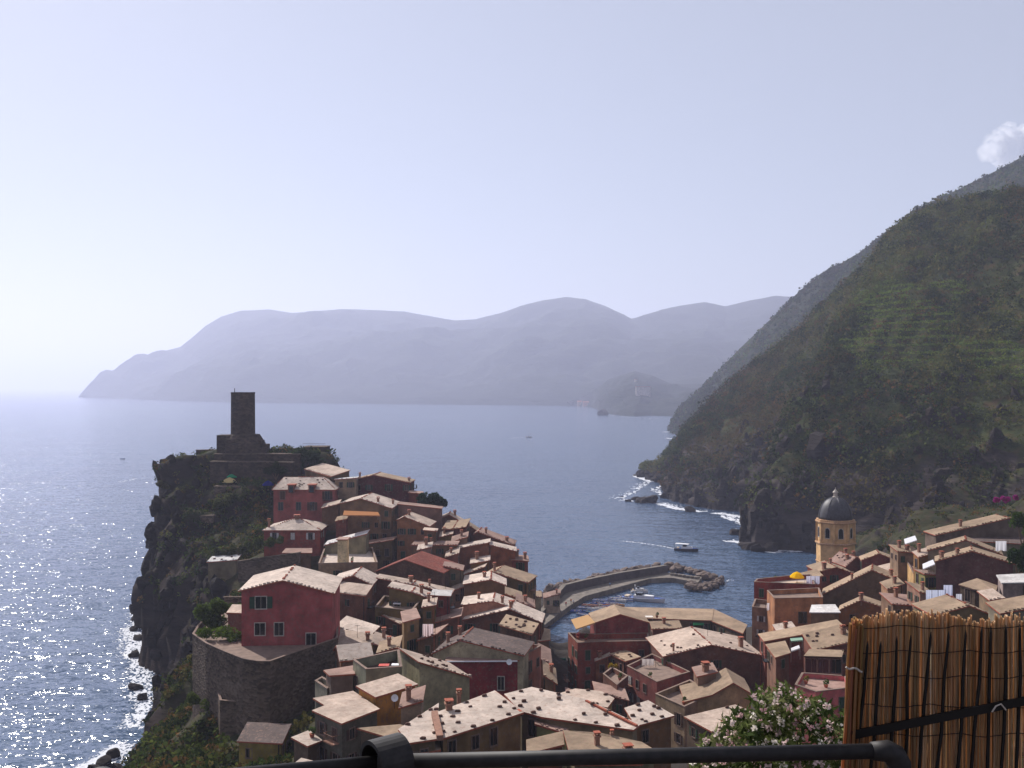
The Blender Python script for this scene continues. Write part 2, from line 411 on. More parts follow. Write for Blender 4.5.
def gable(label, prof, Y, back=None, L=9, yaw=0, dz=0, steps=None, wall=(150, 100, 80), roof='cream', h=9, ov=.3, rows=2, shut='shut_green',
          side=None, chim=1, stones=0, reg=True, name='house', cols=None, ant=None, tiles=True, first=1.5, size=None, eave='terracotta', wm='plaster'):
    """prof: pixels of the front roof line left to right (in the front wall's plane); back: pixel of the far end of the topmost point"""
    ai = min(range(len(prof)), key=lambda i: prof[i][1])
    A = P(prof[ai][0], prof[ai][1], Y)
    if back is not None:
        B = PZ(back[0], back[1], A.z+dz); bv = Vector((B.x-A.x, B.y-A.y, 0))
    else:
        y = math.radians(yaw); bv = Vector((-math.sin(y), math.cos(y), 0))*L
    n = bv.normalized(); L = bv.length
    pts = []
    for q in prof:
        if len(q) > 2: pts.append(P(*q)); continue
        d = Vector(((q[0]-512)/F, 1, -(q[1]-EYE)/F))
        t = (n.x*A.x+n.y*A.y)/(n.x*d.x+n.y*d.y)
        pts.append(Vector((d.x*t, t, H+d.z*t)))
    st = steps if steps else [(1.0, dz)]
    rowsv = [Vector((0, 0, 0))]+[bv*f+Vector((0, 0, z)) for f, z in st]
    zmin = min(min(p.z for p in pts), min(p.z+rowsv[-1].z for p in pts)); zb = zmin-h
    c = sum(pts, Vector())/len(pts)+bv*.5
    root = empty(name, (c.x, c.y, zb), label, 'house'); HOUSES.append(root)
    # walls
    b = MB(); eps = Vector((0, 0, -.12))
    fr = [p+eps for p in pts]; bk = [p+rowsv[-1]+eps for p in pts]
    lo = lambda p: Vector((p.x, p.y, zb-1.5))
    b.poly([lo(fr[0]), lo(fr[-1])]+[p for p in reversed(fr)])
    b.poly([lo(bk[-1]), lo(bk[0])]+bk)
    l_side = [fr[0]+r for r in rowsv]; r_side = [fr[-1]+r for r in rowsv]
    b.poly([lo(bk[0]), lo(fr[0])]+l_side); b.poly([lo(fr[-1]), lo(bk[-1])]+list(reversed(r_side)))
    b.build('wall', M[wm], root, color=wallcol(wall))
    # roof
    rb = MB(); th = Vector((0, 0, -.2))
    e0 = (pts[0]-pts[1]).normalized()*ov; e1 = (pts[-1]-pts[-2]).normalized()*ov
    pp = [p.copy() for p in pts]; pp[0] += e0; pp[-1] += e1
    rr = [r.copy() for r in rowsv]; rr[0] -= n*ov; rr[-1] += n*ov
    grid = [[p+r+Vector((0, 0, .06)) for r in rr] for p in pp]
    for i in range(len(pp)-1):
        for k in range(len(rr)-1):
            a, b_, c_, d_ = grid[i][k], grid[i+1][k], grid[i+1][k+1], grid[i][k+1]
            rb.poly([a, b_, c_, d_], 0); rb.poly([d_+th, c_+th, b_+th, a+th], 1)
        for k, rev in ((0, False), (len(rr)-1, True)):
            a, b_ = grid[i][k], grid[i+1][k]; q = [a+th, b_+th, b_, a]
            rb.poly(list(reversed(q)) if rev else q, 1)
    for k in range(len(rr)-1):
        for i, rev in ((0, True), (len(pp)-1, False)):
            a, b_ = grid[i][k], grid[i][k+1]; q = [a+th, b_+th, b_, a]
            rb.poly(list(reversed(q)) if rev else q, 1)
    if tiles:
        for i in range(len(pp)-1): edge_tiles(rb, grid[i][0]+n*.25, grid[i+1][0]+n*.25, 0, .26)
        for i in range(1, len(pp)-1): edge_tiles(rb, grid[i][0], grid[i][-1], 1, .2)
    ro = rb.build('roof', [M['roof'], M[eave]], root, color=roofcol(roof))
    loc = root.location
    def on_roof(s, f):
        i = min(int(s*(len(pts)-1)), len(pts)-2); t = s*(len(pts)-1)-i
        p = pts[i].lerp(pts[i+1], t); j = 0; ff = 0
        prev = 0.0; z0 = 0.0
        for fr_, z_ in st:
            if f <= fr_: z = z0+(z_-z0)*(f-prev)/(fr_-prev); break
            prev, z0 = fr_, z_
        return p+bv*f+Vector((0, 0, z+.08))-loc
    for k in range(chim if isinstance(chim, int) else 0):
        chimney(ro, on_roof(random.uniform(.2, .8), random.uniform(.25, .8)), random.uniform(.45, .7), random.uniform(.6, 1.3))
    if not isinstance(chim, int):
        for s, f, sz, hh in chim: chimney(ro, on_roof(s, f), sz, hh)
    for k in range(stones): roof_stone(ro, on_roof(random.uniform(.04, .96), random.uniform(.06, .94)))
    if ant: antenna(root, on_roof(*ant)+loc)
    elif chim and random.random() < .4: antenna(root, on_roof(random.random(), random.uniform(.2, .8))+loc, random.uniform(1.5, 2.6))
    if rows and Y < 235:
        pb = MB(); q = fr[-1]-n*.09-(fr[-1]-fr[0]).normalized()*.35; pb.tube([q, Vector((q.x, q.y, zb))], .075, 6); pb.build('drainpipe', M['terracotta'] if random.random() < .5 else M['iron'], root)
    # windows on the walls that face the lookout
    u = Vector((n.y, -n.x, 0))
    zt = min(pts[0].z, pts[-1].z)
    if rows: wall_windows(root, fr[0], fr[-1], zt, zb, -n, rows, shut, first, cols, size=size)
    for a, o_ in ((fr[0], -u), (fr[-1], u)):
        mid = a+bv*.5
        if rows and o_.dot(Vector((0, 0, 0))-Vector((mid.x, mid.y, 0))) > 1.0:
            wall_windows(root, a, a+bv, a.z, zb, o_, rows, shut, first)
    if reg:
        for p in (c, pts[0], pts[-1]): GROUND.append((p.x, p.y, zb+.3))
    root['zb'] = zb
    return root

def flat(label, poly, z, h=9, wall=(140, 110, 95), roof='cream', parapet=0, ov=.3, rows=2, shut='shut_green', chim=0, stones=0, reg=True,
         name='house', cat='house', tiles=False, edge='terracotta', wm='plaster', first=1.5, ant=None, base=None, cols=None, size=None, coping='floor'):
    """poly: roof corner pixels, each (px, py[, dz]); all at height z (+dz)"""
    pts = [PZ(q[0], q[1], z+(q[2] if len(q) > 2 else 0)) for q in poly]
    area = sum(pts[i].x*pts[(i+1) % len(pts)].y-pts[(i+1) % len(pts)].x*pts[i].y for i in range(len(pts)))
    if area < 0: pts.reverse()
    zb = (min(p.z for p in pts)-h) if base is None else base
    c = sum(pts, Vector())/len(pts)
    root = empty(name, (c.x, c.y, zb), label, cat); HOUSES.append(root); loc = root.location
    b = MB(); nn = len(pts)
    def inset(d):
        r = []
        for i, p in enumerate(pts):
            a, q = pts[i-1], pts[(i+1) % nn]
            e1 = (p-a); e1.z = 0; e1.normalize(); e2 = (q-p); e2.z = 0; e2.normalize()
            n1 = Vector((-e1.y, e1.x, 0)); n2 = Vector((-e2.y, e2.x, 0)); bi = n1+n2
            k = d/max(.35, bi.length/2)
            r.append(p+bi.normalized()*k)
        return r
    if parapet:
        ins = inset(.28)
        for i in range(nn):
            j = (i+1) % nn
            b.poly([pts[i], Vector((pts[i].x, pts[i].y, zb-1.5)), Vector((pts[j].x, pts[j].y, zb-1.5)), pts[j]])
            b.poly([pts[i], pts[j], ins[j], ins[i]])
            dn = Vector((0, 0, -parapet))
            b.poly([ins[i], ins[j], ins[j]+dn, ins[i]+dn])
        b.build('wall', M[wm], root, color=wallcol(wall))
        rb = MB(); ins2 = inset(.27)
        rb.prism([p+Vector((0, 0, -parapet+.02)) for p in ins2], 0, 0, 0, .15)
        ro = rb.build('terrace_floor', M['terrace'], root, color=roofcol(roof))
        cp = MB(); outp = inset(-.06); inp = inset(.3)
        for i in range(nn):
            j = (i+1) % nn
            q = [outp[i], outp[j], inp[j], inp[i]]
            up = Vector((0, 0, .1)); e = Vector((0, 0, .005))
            cp.poly([p+up for p in q]); cp.poly([outp[i]+e, outp[j]+e, outp[j]+up, outp[i]+up]); cp.poly([inp[j]+e, inp[i]+e, inp[i]+up, inp[j]+up])
        cp.build('coping', M['roof'], root, color=roofcol(coping))
    else:
        b.prism([p-Vector((0, 0, .1)) for p in pts], zb-1.5); b.build('wall', M[wm], root, color=wallcol(wall))
        rb = MB(); o_ = inset(-ov)
        rb.prism([p+Vector((0, 0, .1)) for p in o_], 0, 0, 1, .2)
        if tiles:
            for i in range(nn):
                a, q = o_[i]+Vector((0, 0, .1)), o_[(i+1) % nn]+Vector((0, 0, .1))
                edge_tiles(rb, a.lerp(c, .04), q.lerp(c, .04), 0, .24)
        ro = rb.build('roof', [M['roof'], M[edge]], root, color=roofcol(roof))
    def rnd():
        i = random.randrange(nn); w = [random.random() for _ in range(3)]; s = sum(w)
        p = (pts[i]*w[0]+pts[(i+1) % nn]*w[1]+c*w[2])/s
        p = p.lerp(c, .08); return p+Vector((0, 0, .1 if not parapet else -parapet))-loc
    for k in range(chim if isinstance(chim, int) else 0): chimney(ro, rnd(), random.uniform(.45, .7), random.uniform(.7, 1.2))
    if not isinstance(chim, int):
        for px, py, sz, hh in chim: chimney(ro, PZ(px, py, z+.1)-loc, sz, hh)
    if stones:
        k = 0
        for i in range(nn):
            a, q = pts[i], pts[(i+1) % nn]; L = (q-a).length
            m = int(L/2.3)
            for t in range(m):
                if k < stones and random.random() < .85:
                    roof_stone(ro, a.lerp(q, (t+.5)/m).lerp(c, random.uniform(.02, .08))+Vector((0, 0, .1))-loc); k += 1
        used = []
        for _ in range(400):
            if k >= stones: break
            q = rnd()
            if all((q-r_).length > 1.5 for r_ in used): roof_stone(ro, q); used.append(q); k += 1
    if ant: antenna(root, PZ(ant[0], ant[1], z+.1))
    if rows:
        for i in range(nn):
            a, q = pts[i], pts[(i+1) % nn]; d = q-a; d.z = 0
            if d.length < 2: continue
            o_ = Vector((d.y, -d.x, 0)).normalized(); mid = (a+q)/2
            if o_.dot(-Vector((mid.x, mid.y, 0)).normalized()) > .12:
                wall_windows(root, a, q, min(a.z, q.z)-(parapet if parapet else 0), zb, o_, rows, shut, first, cols, size=size)
    if reg:
        for p in [c]+pts[::2]: GROUND.append((p.x, p.y, zb+.3))
    root['zb'] = zb
    return root

def hip(label, fl, fr_, Y, depth, rise, inl, inr, wall, roof='cream', h=9, ov=.4, yaw=0, stones=0, rows=2, shut='shut_green', cols=None, chim=(), size=None, reg=True, first=1.6):
    y = math.radians(yaw); n = Vector((-math.sin(y), math.cos(y), 0)); A = P(fl[0], fl[1], Y)
    d = Vector(((fr_[0]-512)/F, 1, -(fr_[1]-EYE)/F)); t = (n.x*A.x+n.y*A.y)/(n.x*d.x+n.y*d.y)
    B = Vector((d.x*t, t, A.z)); u = (B-A).normalized(); W = (B-A).length; zb = A.z-h
    c = (A+B)/2+n*depth/2
    root = empty('house', (c.x, c.y, zb), label, 'house'); HOUSES.append(root); loc = root.location
    b = MB(); q = [A, B, B+n*depth, A+n*depth]
    b.prism([p-Vector((0, 0, .1)) for p in q], zb-1.5); b.build('wall', M['plaster'], root, color=lin(wall))
    rb = MB(); e = [A-u*ov-n*ov, B+u*ov-n*ov, B+u*ov+n*(depth+ov), A-u*ov+n*(depth+ov)]
    r0 = A+u*inl+n*depth/2+Vector((0, 0, rise)); r1 = B-u*inr+n*depth/2+Vector((0, 0, rise))
    for f in ([e[0], e[1], r1, r0], [e[1], e[2], r1], [e[2], e[3], r0, r1], [e[3], e[0], r0]): rb.poly(f, 0)
    th = Vector((0, 0, -.2))
    for i in range(4): rb.poly([e[i]+th, e[(i+1) % 4]+th, e[(i+1) % 4], e[i]], 1)
    rb.poly([p+th for p in reversed(e)], 1)
    for a, b_ in ((e[0], r0), (e[1], r1), (r0, r1)):
        if (a-b_).length > .6: edge_tiles(rb, a, b_, 1, .2)
    ro = rb.build('roof', [M['roof'], M['terracotta']], root, color=roofcol(roof))
    for s, f, sz, hh in chim:
        p = A+u*(W*s)+n*(depth*f); p.z += rise*min(1, 2*min(f, 1-f)); chimney(ro, p-loc, sz, hh)
    for k in range(stones):
        f = random.uniform(.05, .48); s = random.uniform(.08, .8)
        p = A+u*(W*s)+n*(depth*f); p.z += rise*2*f*min(1, (s*W)/max(inl*2*f, .01)); roof_stone(ro, p-loc)
    wall_windows(root, A, B, A.z, zb, -n, rows, shut, first, cols, size=size)
    if u.dot(-Vector((B.x, B.y, 0))) > 1: wall_windows(root, B, B+n*depth, A.z, zb, u, rows, shut)
    if -u.dot(-Vector((A.x, A.y, 0))) > 1: wall_windows(root, A+n*depth, A, A.z, zb, -u, rows, shut)
    if reg:
        for p in (c, A, B): GROUND.append((p.x, p.y, zb+.3))
    root['zb'] = zb
    return root
# ------------------------------------------------------------------ the town: promontory
DR = (128, 68, 58); PUR = (92, 50, 62); MAUVE = (132, 104, 98); OLIVE = (116, 92, 62); BRN = (108, 78, 64); OCH = (150, 108, 62); GRY = (134, 122, 118); SAL = (150, 86, 74)
gable('brown-walled house just below the castle trees, cream roof tilting seaward, behind the big dotted roof', [(305, 469, 297), (331, 476.5, 282)], 282, L=8, yaw=-30, dz=1.2, wall=BRN, h=7, chim=0, tiles=True)
hip('large pink house with two dormers under a broad cream roof studded with dark stones', (273.5, 489.5), (334.5, 490), 275, 12, 2.9, 1.5, 4.2, (156, 84, 78), 'pale', h=11, stones=15, rows=2, cols=4, shut='shut_brown', size=(1.3, 2.2))
hip('low salmon house under a pyramid roof with a stub chimney on its peak', (264, 530), (320, 530), 258, 12, 2.2, 6.5, 6.5, (148, 72, 60), 'pale', h=7, rows=1, cols=3, shut='shut_white', chim=((.5, .5, 1.2, .5), (.05, .2, .6, 1.2)), size=(1.0, 1.7))
flat('tiny flat-roofed shed at the foot of the salmon pyramid-roofed house', [(283, 553), (311, 553), (311, 548.5), (287, 548.5)], 34, 4, BRN, 'rose', rows=0)
gable('long dark crimson house high on the seaward edge, standing alone against the water', [(356, 479), (374, 475), (409, 482.5)], 285, L=9, yaw=-4, wall=(104, 46, 58), roof='tan', h=9, rows=1, chim=((.05, .3, .5, 1), (.97, .4, .6, .5)))
gable('low annex with pale flat canopy wedged between the dotted roof and the crimson house', [(335, 479.5), (356, 478)], 281, L=4, yaw=0, wall=(152, 128, 112), roof='white', h=5, rows=1, chim=0)
gable('low red lean-to joined to the right end of the crimson house', [(409, 492.5), (421, 493.5)], 280, L=5, wall=(118, 60, 54), roof='rose', h=5, rows=0, chim=0)
gable('tall olive-brown gabled house with dark side shutters above the orange awning', [(340, 503.5), (361, 498.5), (391, 508)], 262, back=(372, 493), wall=(118, 92, 70), roof='pale', h=15, rows=3, chim=((.75, .2, .6, .8), (.95, .5, .5, .7)), shut='shut_green')
gable('long blank mauve-brown wall with a flat top in front of the round tree', [(398, 504), (441, 508.5)], 268, L=5, yaw=0, wall=(138, 108, 102), roof='rose', h=9, rows=0, chim=0, tiles=False)
gable('ochre house with a small sloping cream roof under the blank mauve wall', [(397, 520), (404, 516.5), (429, 526)], 254, L=9, yaw=-6, wall=(142, 98, 74), roof='cream', h=13, rows=3, chim=1)
gable('narrow house with a scrap of cream roof right of the small sloping ochre house', [(424, 530), (436, 531)], 248, L=4, yaw=0, wall=(120, 84, 70), roof='cream', h=11, rows=2, chim=0)
gable('maroon house with a broad tan roof face, first below the round tree', [(443, 529), (453, 529), (465, 527)], 258, L=8, yaw=-6, dz=1.1, wall=(112, 58, 62), roof='tan', h=10, rows=2, chim=0)
gable('strip-roofed seaward house next to the round tree', [(441, 518), (449, 514.5), (464, 523)], 272, L=6, wall=(122, 86, 74), roof='cream', h=8, rows=1, chim=1)
gable('small flat-topped house stepping down the sea edge, before the long sea-edge roof', [(460, 525), (466, 523.5), (478, 531)], 268, L=6, wall=(116, 66, 60), roof='tan', h=8, rows=1, chim=0)
gable('long low roof along the sea edge with two chimney pots, on a brown wall', [(474, 534), (478, 532), (513, 545)], 262, L=8, yaw=-5, wall=(108, 72, 62), roof='rose', h=9, rows=1, chim=((.6, .3, .5, 1.0), (.9, .3, .7, .6)))
gable('terracotta-brown windowless house with its lit roof edge climbing to the right', [(457, 548.5), (489, 542.5)], 246, L=6, yaw=0, wall=(140, 82, 66), roof='pale', h=10, rows=0, chim=0)
gable('terracotta-brown windowless house with its lit roof edge falling to the right, by the aerial pole', [(490.5, 545), (515.5, 551)], 246, L=6, yaw=0, wall=(150, 84, 62), roof='pale', h=10, rows=0, chim=0, ant=(.95, .5))
flat('dark red corner tower house at the far right tip of the promontory with stubby chimneys', [(512, 560), (528, 561), (527, 556), (513, 555)], 32.5, 12, (132, 56, 50), 'rose', rows=2, chim=((517, 557, .7, 1.4), (525, 559, .6, 1.2)))
gable('small house with a left-leaning cream roof behind the twin olive-walled roofs', [(463, 575), (484, 567)], 236, L=6, yaw=-5, wall=(120, 90, 74), roof='cream', h=9, rows=1, chim=0)
gable('big tan roof with a dark crack, falling toward the harbour at the promontory tip', [(483, 575), (494, 572), (527, 582.5)], 229, back=(504, 565.5), wall=(112, 88, 60), roof='tan', h=11, rows=2, chim=1)
gable('olive-walled windowless house with a pale two-faced roof in front of the big tan roof', [(464, 584), (491, 579.5), (505.5, 585)], 220, back=(491.5, 571.5), wall=OLIVE, roof='pale', h=10, rows=0, chim=1)
gable('salmon pink house with a peaked pale roof, below the windowless olive-walled house', [(462, 605), (493, 601), (516, 609)], 206, back=(495, 593), wall=(176, 122, 112), roof='pale', h=9, rows=1, chim=((.7, .1, .5, 1), (.25, .5, .5, .8)), cols=3)
gable('russet house whose pale left roof and rosy right roof meet above the dotted tan lean-to', [(464, 619.5), (510, 609), (541, 622)], 202, back=(514, 601), wall=(116, 64, 56), roof='pale', h=10, rows=1, chim=((.5, .2, .6, .8),))
gable('dark brown lean-to with a dotted tan roof at the harbour end of the lane', [(500, 625, 188), (531.5, 634.5, 180)], 180, back=(507, 614.5), dz=.8, wall=(86, 58, 52), roof='tan', h=10, rows=2, stones=12, chim=0)
flat('narrow tiled house on the harbour corner left of the water slit, walls in shade', [(533, 642), (549, 640), (549, 630), (541, 628)], 24, 14, (132, 96, 84), 'tan', rows=2)
gable('wide grey gable with a dull slate-brown roof and white verge, above the red house', [(433, 653), (460.5, 640), (523, 655)], 163, back=(473, 628), wall=(150, 136, 134), roof='grey', h=8, rows=0, chim=((.15, .5, .5, 1.2), (.3, .8, .5, 1.0)))
r = gable('deep red house with one pale-framed window under a straight white gutter', [(447, 660.5), (517.5, 660)], 161, L=2.5, yaw=-3, wall=(132, 44, 54), roof='rose', h=13, rows=0, chim=0, tiles=False)
u_ = Vector((math.cos(math.radians(-3)), math.sin(math.radians(-3)), 0)); o_ = Vector((math.sin(math.radians(-3)), -math.cos(math.radians(-3)), 0))
add_window(r, P(501, 683, 161-.05)+o_*.12, u_, o_, 1.0, 2.1, None, 'frame')
gb = MB(); g0, g1 = P(447, 660.8, 161.4), P(517.5, 660.3, 160.8); gb.tube([g0+o_*.5, g1+o_*.5], .11, 8); gb.build('gutter', M['white'], r)
flat('pink street facade with a balustrade, running back from the deep red house to the harbour', [(518, 659), (541, 646), (527, 643), (506, 655)], 31, 14, (156, 100, 96), 'rose', parapet=.9, rows=3)
gable('grey-beige house with a steep stone-edged pale roof, left of the deep red house', [(419.5, 662), (469.5, 676.5)], 138, back=(400, 648.5), wall=(160, 146, 134), roof='cream', h=9, rows=0, chim=0, stones=10)
flat('grey terrace house with an open roof well and whitish parapet beside the grey-beige house', [(366, 669.5), (402, 667), (399, 650), (353, 660)], 37.5, 9, (134, 124, 124), 'dark', parapet=1.3, rows=1)
gable('stone cottage with a small white pyramid-like roof and a red ridge, behind the grey terrace', [(341, 661), (372, 658)], 150, L=6, yaw=18, steps=[(.5, 1.6), (1, 0)], wall=(112, 72, 58), roof='pale', h=7, rows=1, chim=0)
flat('squat grey-brown block with a rosy flat roof left of the grey terrace', [(331, 675.5), (353, 674), (351, 667), (326, 671)], 36, 8, (112, 100, 96), 'rose', rows=0)
flat('little walled patio with sunlit white parapets below the squat grey-brown block', [(315, 681), (327, 689), (334, 684), (322, 677)], 34, 6, (124, 112, 110), 'floor', parapet=.8, rows=0)
gable('orange hut with a pale flat sloping roof and a side full of windows', [(376, 696.5, 125), (415, 684.5, 129.5)], 125, back=(397, 674.5), dz=.4, wall=(188, 124, 52), roof='cream', h=6, rows=1, cols=1, shut=None, chim=0, tiles=False, first=1.2)
flat('dark grey house under a wide flat sandy roof with a notched left edge', [(342, 723), (377, 709.5), (352, 692.5), (316, 699), (327.5, 706), (315, 711)], 35.5, 9, (92, 84, 84), 'cream', rows=2, shut='shut_brown', first=1.7)
gable('low tan roof tilted between the wide sandy flat roof and the railing', [(361, 729, 118), (388, 737, 115)], 115, back=(400, 725), dz=.6, wall=(100, 84, 74), roof='tan', h=7, rows=1, chim=((.8, .8, .5, .5),), tiles=False)
flat('whitish roof with scattered dark stones, left of the largest dotted roof', [(401, 730), (437, 706), (435, 739), (411, 742.5)], 38.3, 9, (120, 96, 76), 'pale', rows=1, stones=8, shut=None)
r = flat('ochre-brown house under the largest pale roof dotted with dark stones, just beyond the railing', [(437.5, 714, .2), (494, 692.5, .6), (520.5, 713, .2), (443, 738)], 38.2, 10, (128, 100, 72), 'pale', rows=1, stones=17, shut=None, chim=((449, 712, .7, .9), (459, 703, .45, 1.1)))
flat('narrow tan porch roof tucked under the whitish stone-dotted roof', [(411, 745), (437, 742), (438, 750), (418, 753)], 37, 5, (120, 92, 70), 'tan', rows=0)
flat('grey-brown house beneath a long pale dotted roof sloping to the right', [(507, 695, .5), (531.5, 688.5, .8), (586, 701, .7), (637, 725.5), (632, 729.5), (543, 717), (522, 711, .2)], 37.2, 9, (126, 108, 94), 'pale', rows=1, stones=17, shut=None)
flat('small pale roof with a thick white parapet strip, behind the long right-sloping roof', [(556, 696), (576, 690), (600, 692.5), (612, 699), (606, 707), (588, 703)], 35.6, 9, (132, 106, 84), 'cream', rows=0, stones=5)
flat('brown-walled house with a pale roof and a red verge falling right, second from the oleander', [(627, 709, .6), (648, 702, .8), (671, 716, .2), (637, 725.5)], 35, 10, (112, 82, 62), 'pale', rows=1, stones=9, shut=None)
flat('tan roof with a chimney and clay pots peeping over the railing bar', [(566, 732, .6), (600, 734.5, .5), (640, 743.5), (654, 752), (640, 764), (575, 764)], 36.6, 8, (120, 100, 80), 'tan', rows=0, chim=((597, 748, .5, 1.2), (628, 752, .7, .3), (612, 738, .3, .4)))
gable('green-grey walled cottage squeezed between the dotted roofs and the railing', [(537, 724, 114), (567, 733, 112)], 112, L=3, yaw=0, wall=(122, 130, 106), roof='rose', h=7, rows=0, chim=0)
gable('short tan lean-to with a red edge, lowest roof above the middle of the railing', [(529, 752.5, 105), (562, 744.5, 107)], 105, L=3, dz=.2, wall=(130, 72, 58), roof='tan', h=5, rows=0, chim=0, tiles=False)
# middle rows of the promontory
tr = flat('square mauve-brown building with a sunlit cluttered roof terrace, behind the pink gable house', [(318.5, 563.5), (377.5, 562.5), (372.5, 547.5), (324, 549)], 34.8, 12, (142, 114, 104), 'pale', parapet=.9, rows=1)
gable('white-roofed shelter slanting up on the back edge of the cluttered roof terrace', [(325, 545, 246), (366, 534, 246)], 246, L=5, dz=.3, wall=(150, 128, 116), roof='white', h=3, rows=0, chim=0, reg=False)
gable('cream stair box on the front edge of the cluttered roof terrace', [(337.5, 539.5), (346.5, 539.5)], 229, L=3.5, wall=(196, 176, 140), roof='rose', h=4.6, rows=0, chim=0, tiles=False, reg=False)
gable('red-brown house with a scalloped white two-faced roof right behind the pink gable house', [(331, 582), (353.5, 575.5), (371.5, 584.5)], 200, L=9, yaw=-2, wall=(110, 62, 56), roof='pale', h=10, rows=1, chim=0)
gable('lower annex with a plain cream lean-to roof stuck to the scalloped-roof house', [(335, 592, 196), (365, 596, 190)], 190, L=4, yaw=-10, dz=1.2, wall=(114, 64, 56), roof='cream', h=9, rows=1, chim=0)
gable('brown house with a dark red tiled roof, the only red roof of the upper town', [(376, 571), (405, 559.5), (443, 572.5)], 224, back=(421.6, 551.5), wall=(94, 66, 58), roof='red', h=9, rows=0, chim=0, tiles=False)
gable('long house under a thin sunlit roof strip in front of the red tiled roof', [(377, 578), (413, 584.5), (451, 593)], 206, L=4, yaw=-3, wall=(106, 60, 54), roof='cream', h=9, rows=1, chim=((.45, .5, .7, .7), (.7, .5, .4, .8)))
gable('ochre-brown house with a ragged cream roof strip, one row below the long thin-roofed house', [(389, 587), (412, 592), (432, 599)], 196, L=5, yaw=-3, wall=(122, 96, 64), roof='pale', h=9, rows=1, chim=1)
flat('olive-ochre terrace house with an open roof yard and small white table', [(375, 607), (412, 611), (421, 600), (384, 596)], 33, 11, (124, 100, 62), 'floor', parapet=1.0, rows=1)
gable('tiny crimson house under a white cornice, left of the lane in mid town', [(432, 595), (449.5, 596)], 194, L=5, wall=(136, 50, 52), roof='white', h=9, rows=1, chim=0, tiles=False, cols=1)
flat('dusky pink balcony block directly below the tiny crimson house', [(432, 612.5), (452, 611), (450, 604), (433, 606)], 31, 9, (142, 96, 90), 'rose', parapet=.8, rows=1)
gable('brown-red house with a torn-looking cream roof wedge, below the olive-ochre terrace house', [(377, 612, 192), (400, 623.5, 186)], 186, L=6, yaw=-22, dz=.5, wall=(112, 72, 58), roof='cream', h=10, rows=2, chim=0)
flat('slim ochre house with tall shutters facing the lane beside the torn-looking roof', [(404, 622), (419, 618), (415, 609), (402, 612)], 33.5, 13, (132, 106, 72), 'rose', rows=3)
gable('narrow roof lying mostly in the shade of the pink gable house, red front edge', [(336, 626.5, 182), (368, 637, 176)], 176, L=5, yaw=-14, dz=.7, wall=(104, 58, 52), roof='pale', h=7, rows=1, chim=0)
gable('ochre-green walled house with a half-shaded cream roof at the foot of the pink gable house', [(322, 643, 170), (366, 650, 164)], 164, L=6, yaw=-8, dz=1.0, wall=(138, 112, 62), roof='cream', h=8, rows=0, chim=((.9, .6, .6, .8),))
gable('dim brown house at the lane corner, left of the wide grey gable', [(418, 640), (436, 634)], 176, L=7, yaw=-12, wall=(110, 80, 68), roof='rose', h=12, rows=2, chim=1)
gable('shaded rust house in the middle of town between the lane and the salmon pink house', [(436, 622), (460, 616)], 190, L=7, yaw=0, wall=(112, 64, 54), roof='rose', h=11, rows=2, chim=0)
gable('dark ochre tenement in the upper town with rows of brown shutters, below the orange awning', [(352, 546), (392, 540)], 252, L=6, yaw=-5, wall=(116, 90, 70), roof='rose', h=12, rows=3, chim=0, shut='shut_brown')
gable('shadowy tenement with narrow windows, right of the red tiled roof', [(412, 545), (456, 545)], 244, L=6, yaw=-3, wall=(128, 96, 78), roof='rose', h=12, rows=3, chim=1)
gable('grey-brown house front over the lane, right beside the red tiled roof', [(444, 566), (462, 570)], 226, L=6, wall=(124, 98, 84), roof='rose', h=12, rows=2, chim=0)
# pink gable house on the cliff with its stone terrace
pk = gable('big rose-pink gable house alone on the curved stone terrace above the cliff', [(241.5, 590), (283, 580), (332, 592.5)], 160, back=(294.5, 566), wall=(150, 70, 82), roof='pale', h=10.4, rows=0, chim=0, reg=False, ov=.5)
nn_ = -Vector((-.0806, .9967, 0)); uu_ = Vector((.9967, .0806, 0))
def pkwin(px, py, w, h, sh): 
    d = Vector(((px-512)/F, 1, -(py-EYE)/F)); A = P(283, 580, 160); t = (nn_.x*A.x+nn_.y*A.y)/(nn_.x*d.x+nn_.y*d.y)
    add_window(pk, d*t+Vector((0, 0, H))+nn_*.05, uu_, nn_, w, h, sh, 'frame', openness=.1)
pkwin(261, 602.5, 1.7, 1.9, 'shut_green'); pkwin(260, 629, 1.6, 1.9, None); pkwin(279, 629, 1.4, 2.0, None); pkwin(311, 640, 1.5, 2.2, None)
GROUND += [(-38, 163, 27), (-45, 170, 27), (-33, 172, 29), (-45, 160, 24), (-30, 152, 24), (-38, 140, 22), (-48, 150, 20)]
wl = flat('tall curved fieldstone terrace wall holding up the pink gable house', [(198, 625.5), (192.5, 634), (206, 643.5), (224, 651.5), (243, 659), (258, 661.5), (270, 661.5), (291, 654), (319, 644.5), (338, 638), (338, 616), (300, 600), (244, 600), (214, 610)], 34.4, 15, (150, 130, 112), 'floor', parapet=.75, rows=0, reg=False, name='terrace_wall', cat='stone wall', wm='stone')
flat('low curved stone wall of a lower terrace, under the tall terrace wall', [(216, 687), (220, 700.5), (249, 703), (256, 694), (240, 680)], 27.5, 9, (150, 130, 112), 'floor', parapet=.6, rows=0, reg=False, name='terrace_wall', cat='stone wall', wm='stone')
gable('garden shed with a small lit roof, leaning on the pink gable house', [(228, 612.5, 168), (243, 613, 166)], 166, L=3, dz=.6, wall=(120, 70, 64), roof='cream', h=3, rows=0, chim=0, tiles=False, reg=False)
gable('yellowish hut lost in the shade of the cliff garden at the bottom left', [(239, 741, 138), (281, 743, 136)], 136, L=5, dz=.8, wall=(150, 118, 60), roof='grey', h=5, rows=1, chim=0, shut=None, tiles=False)
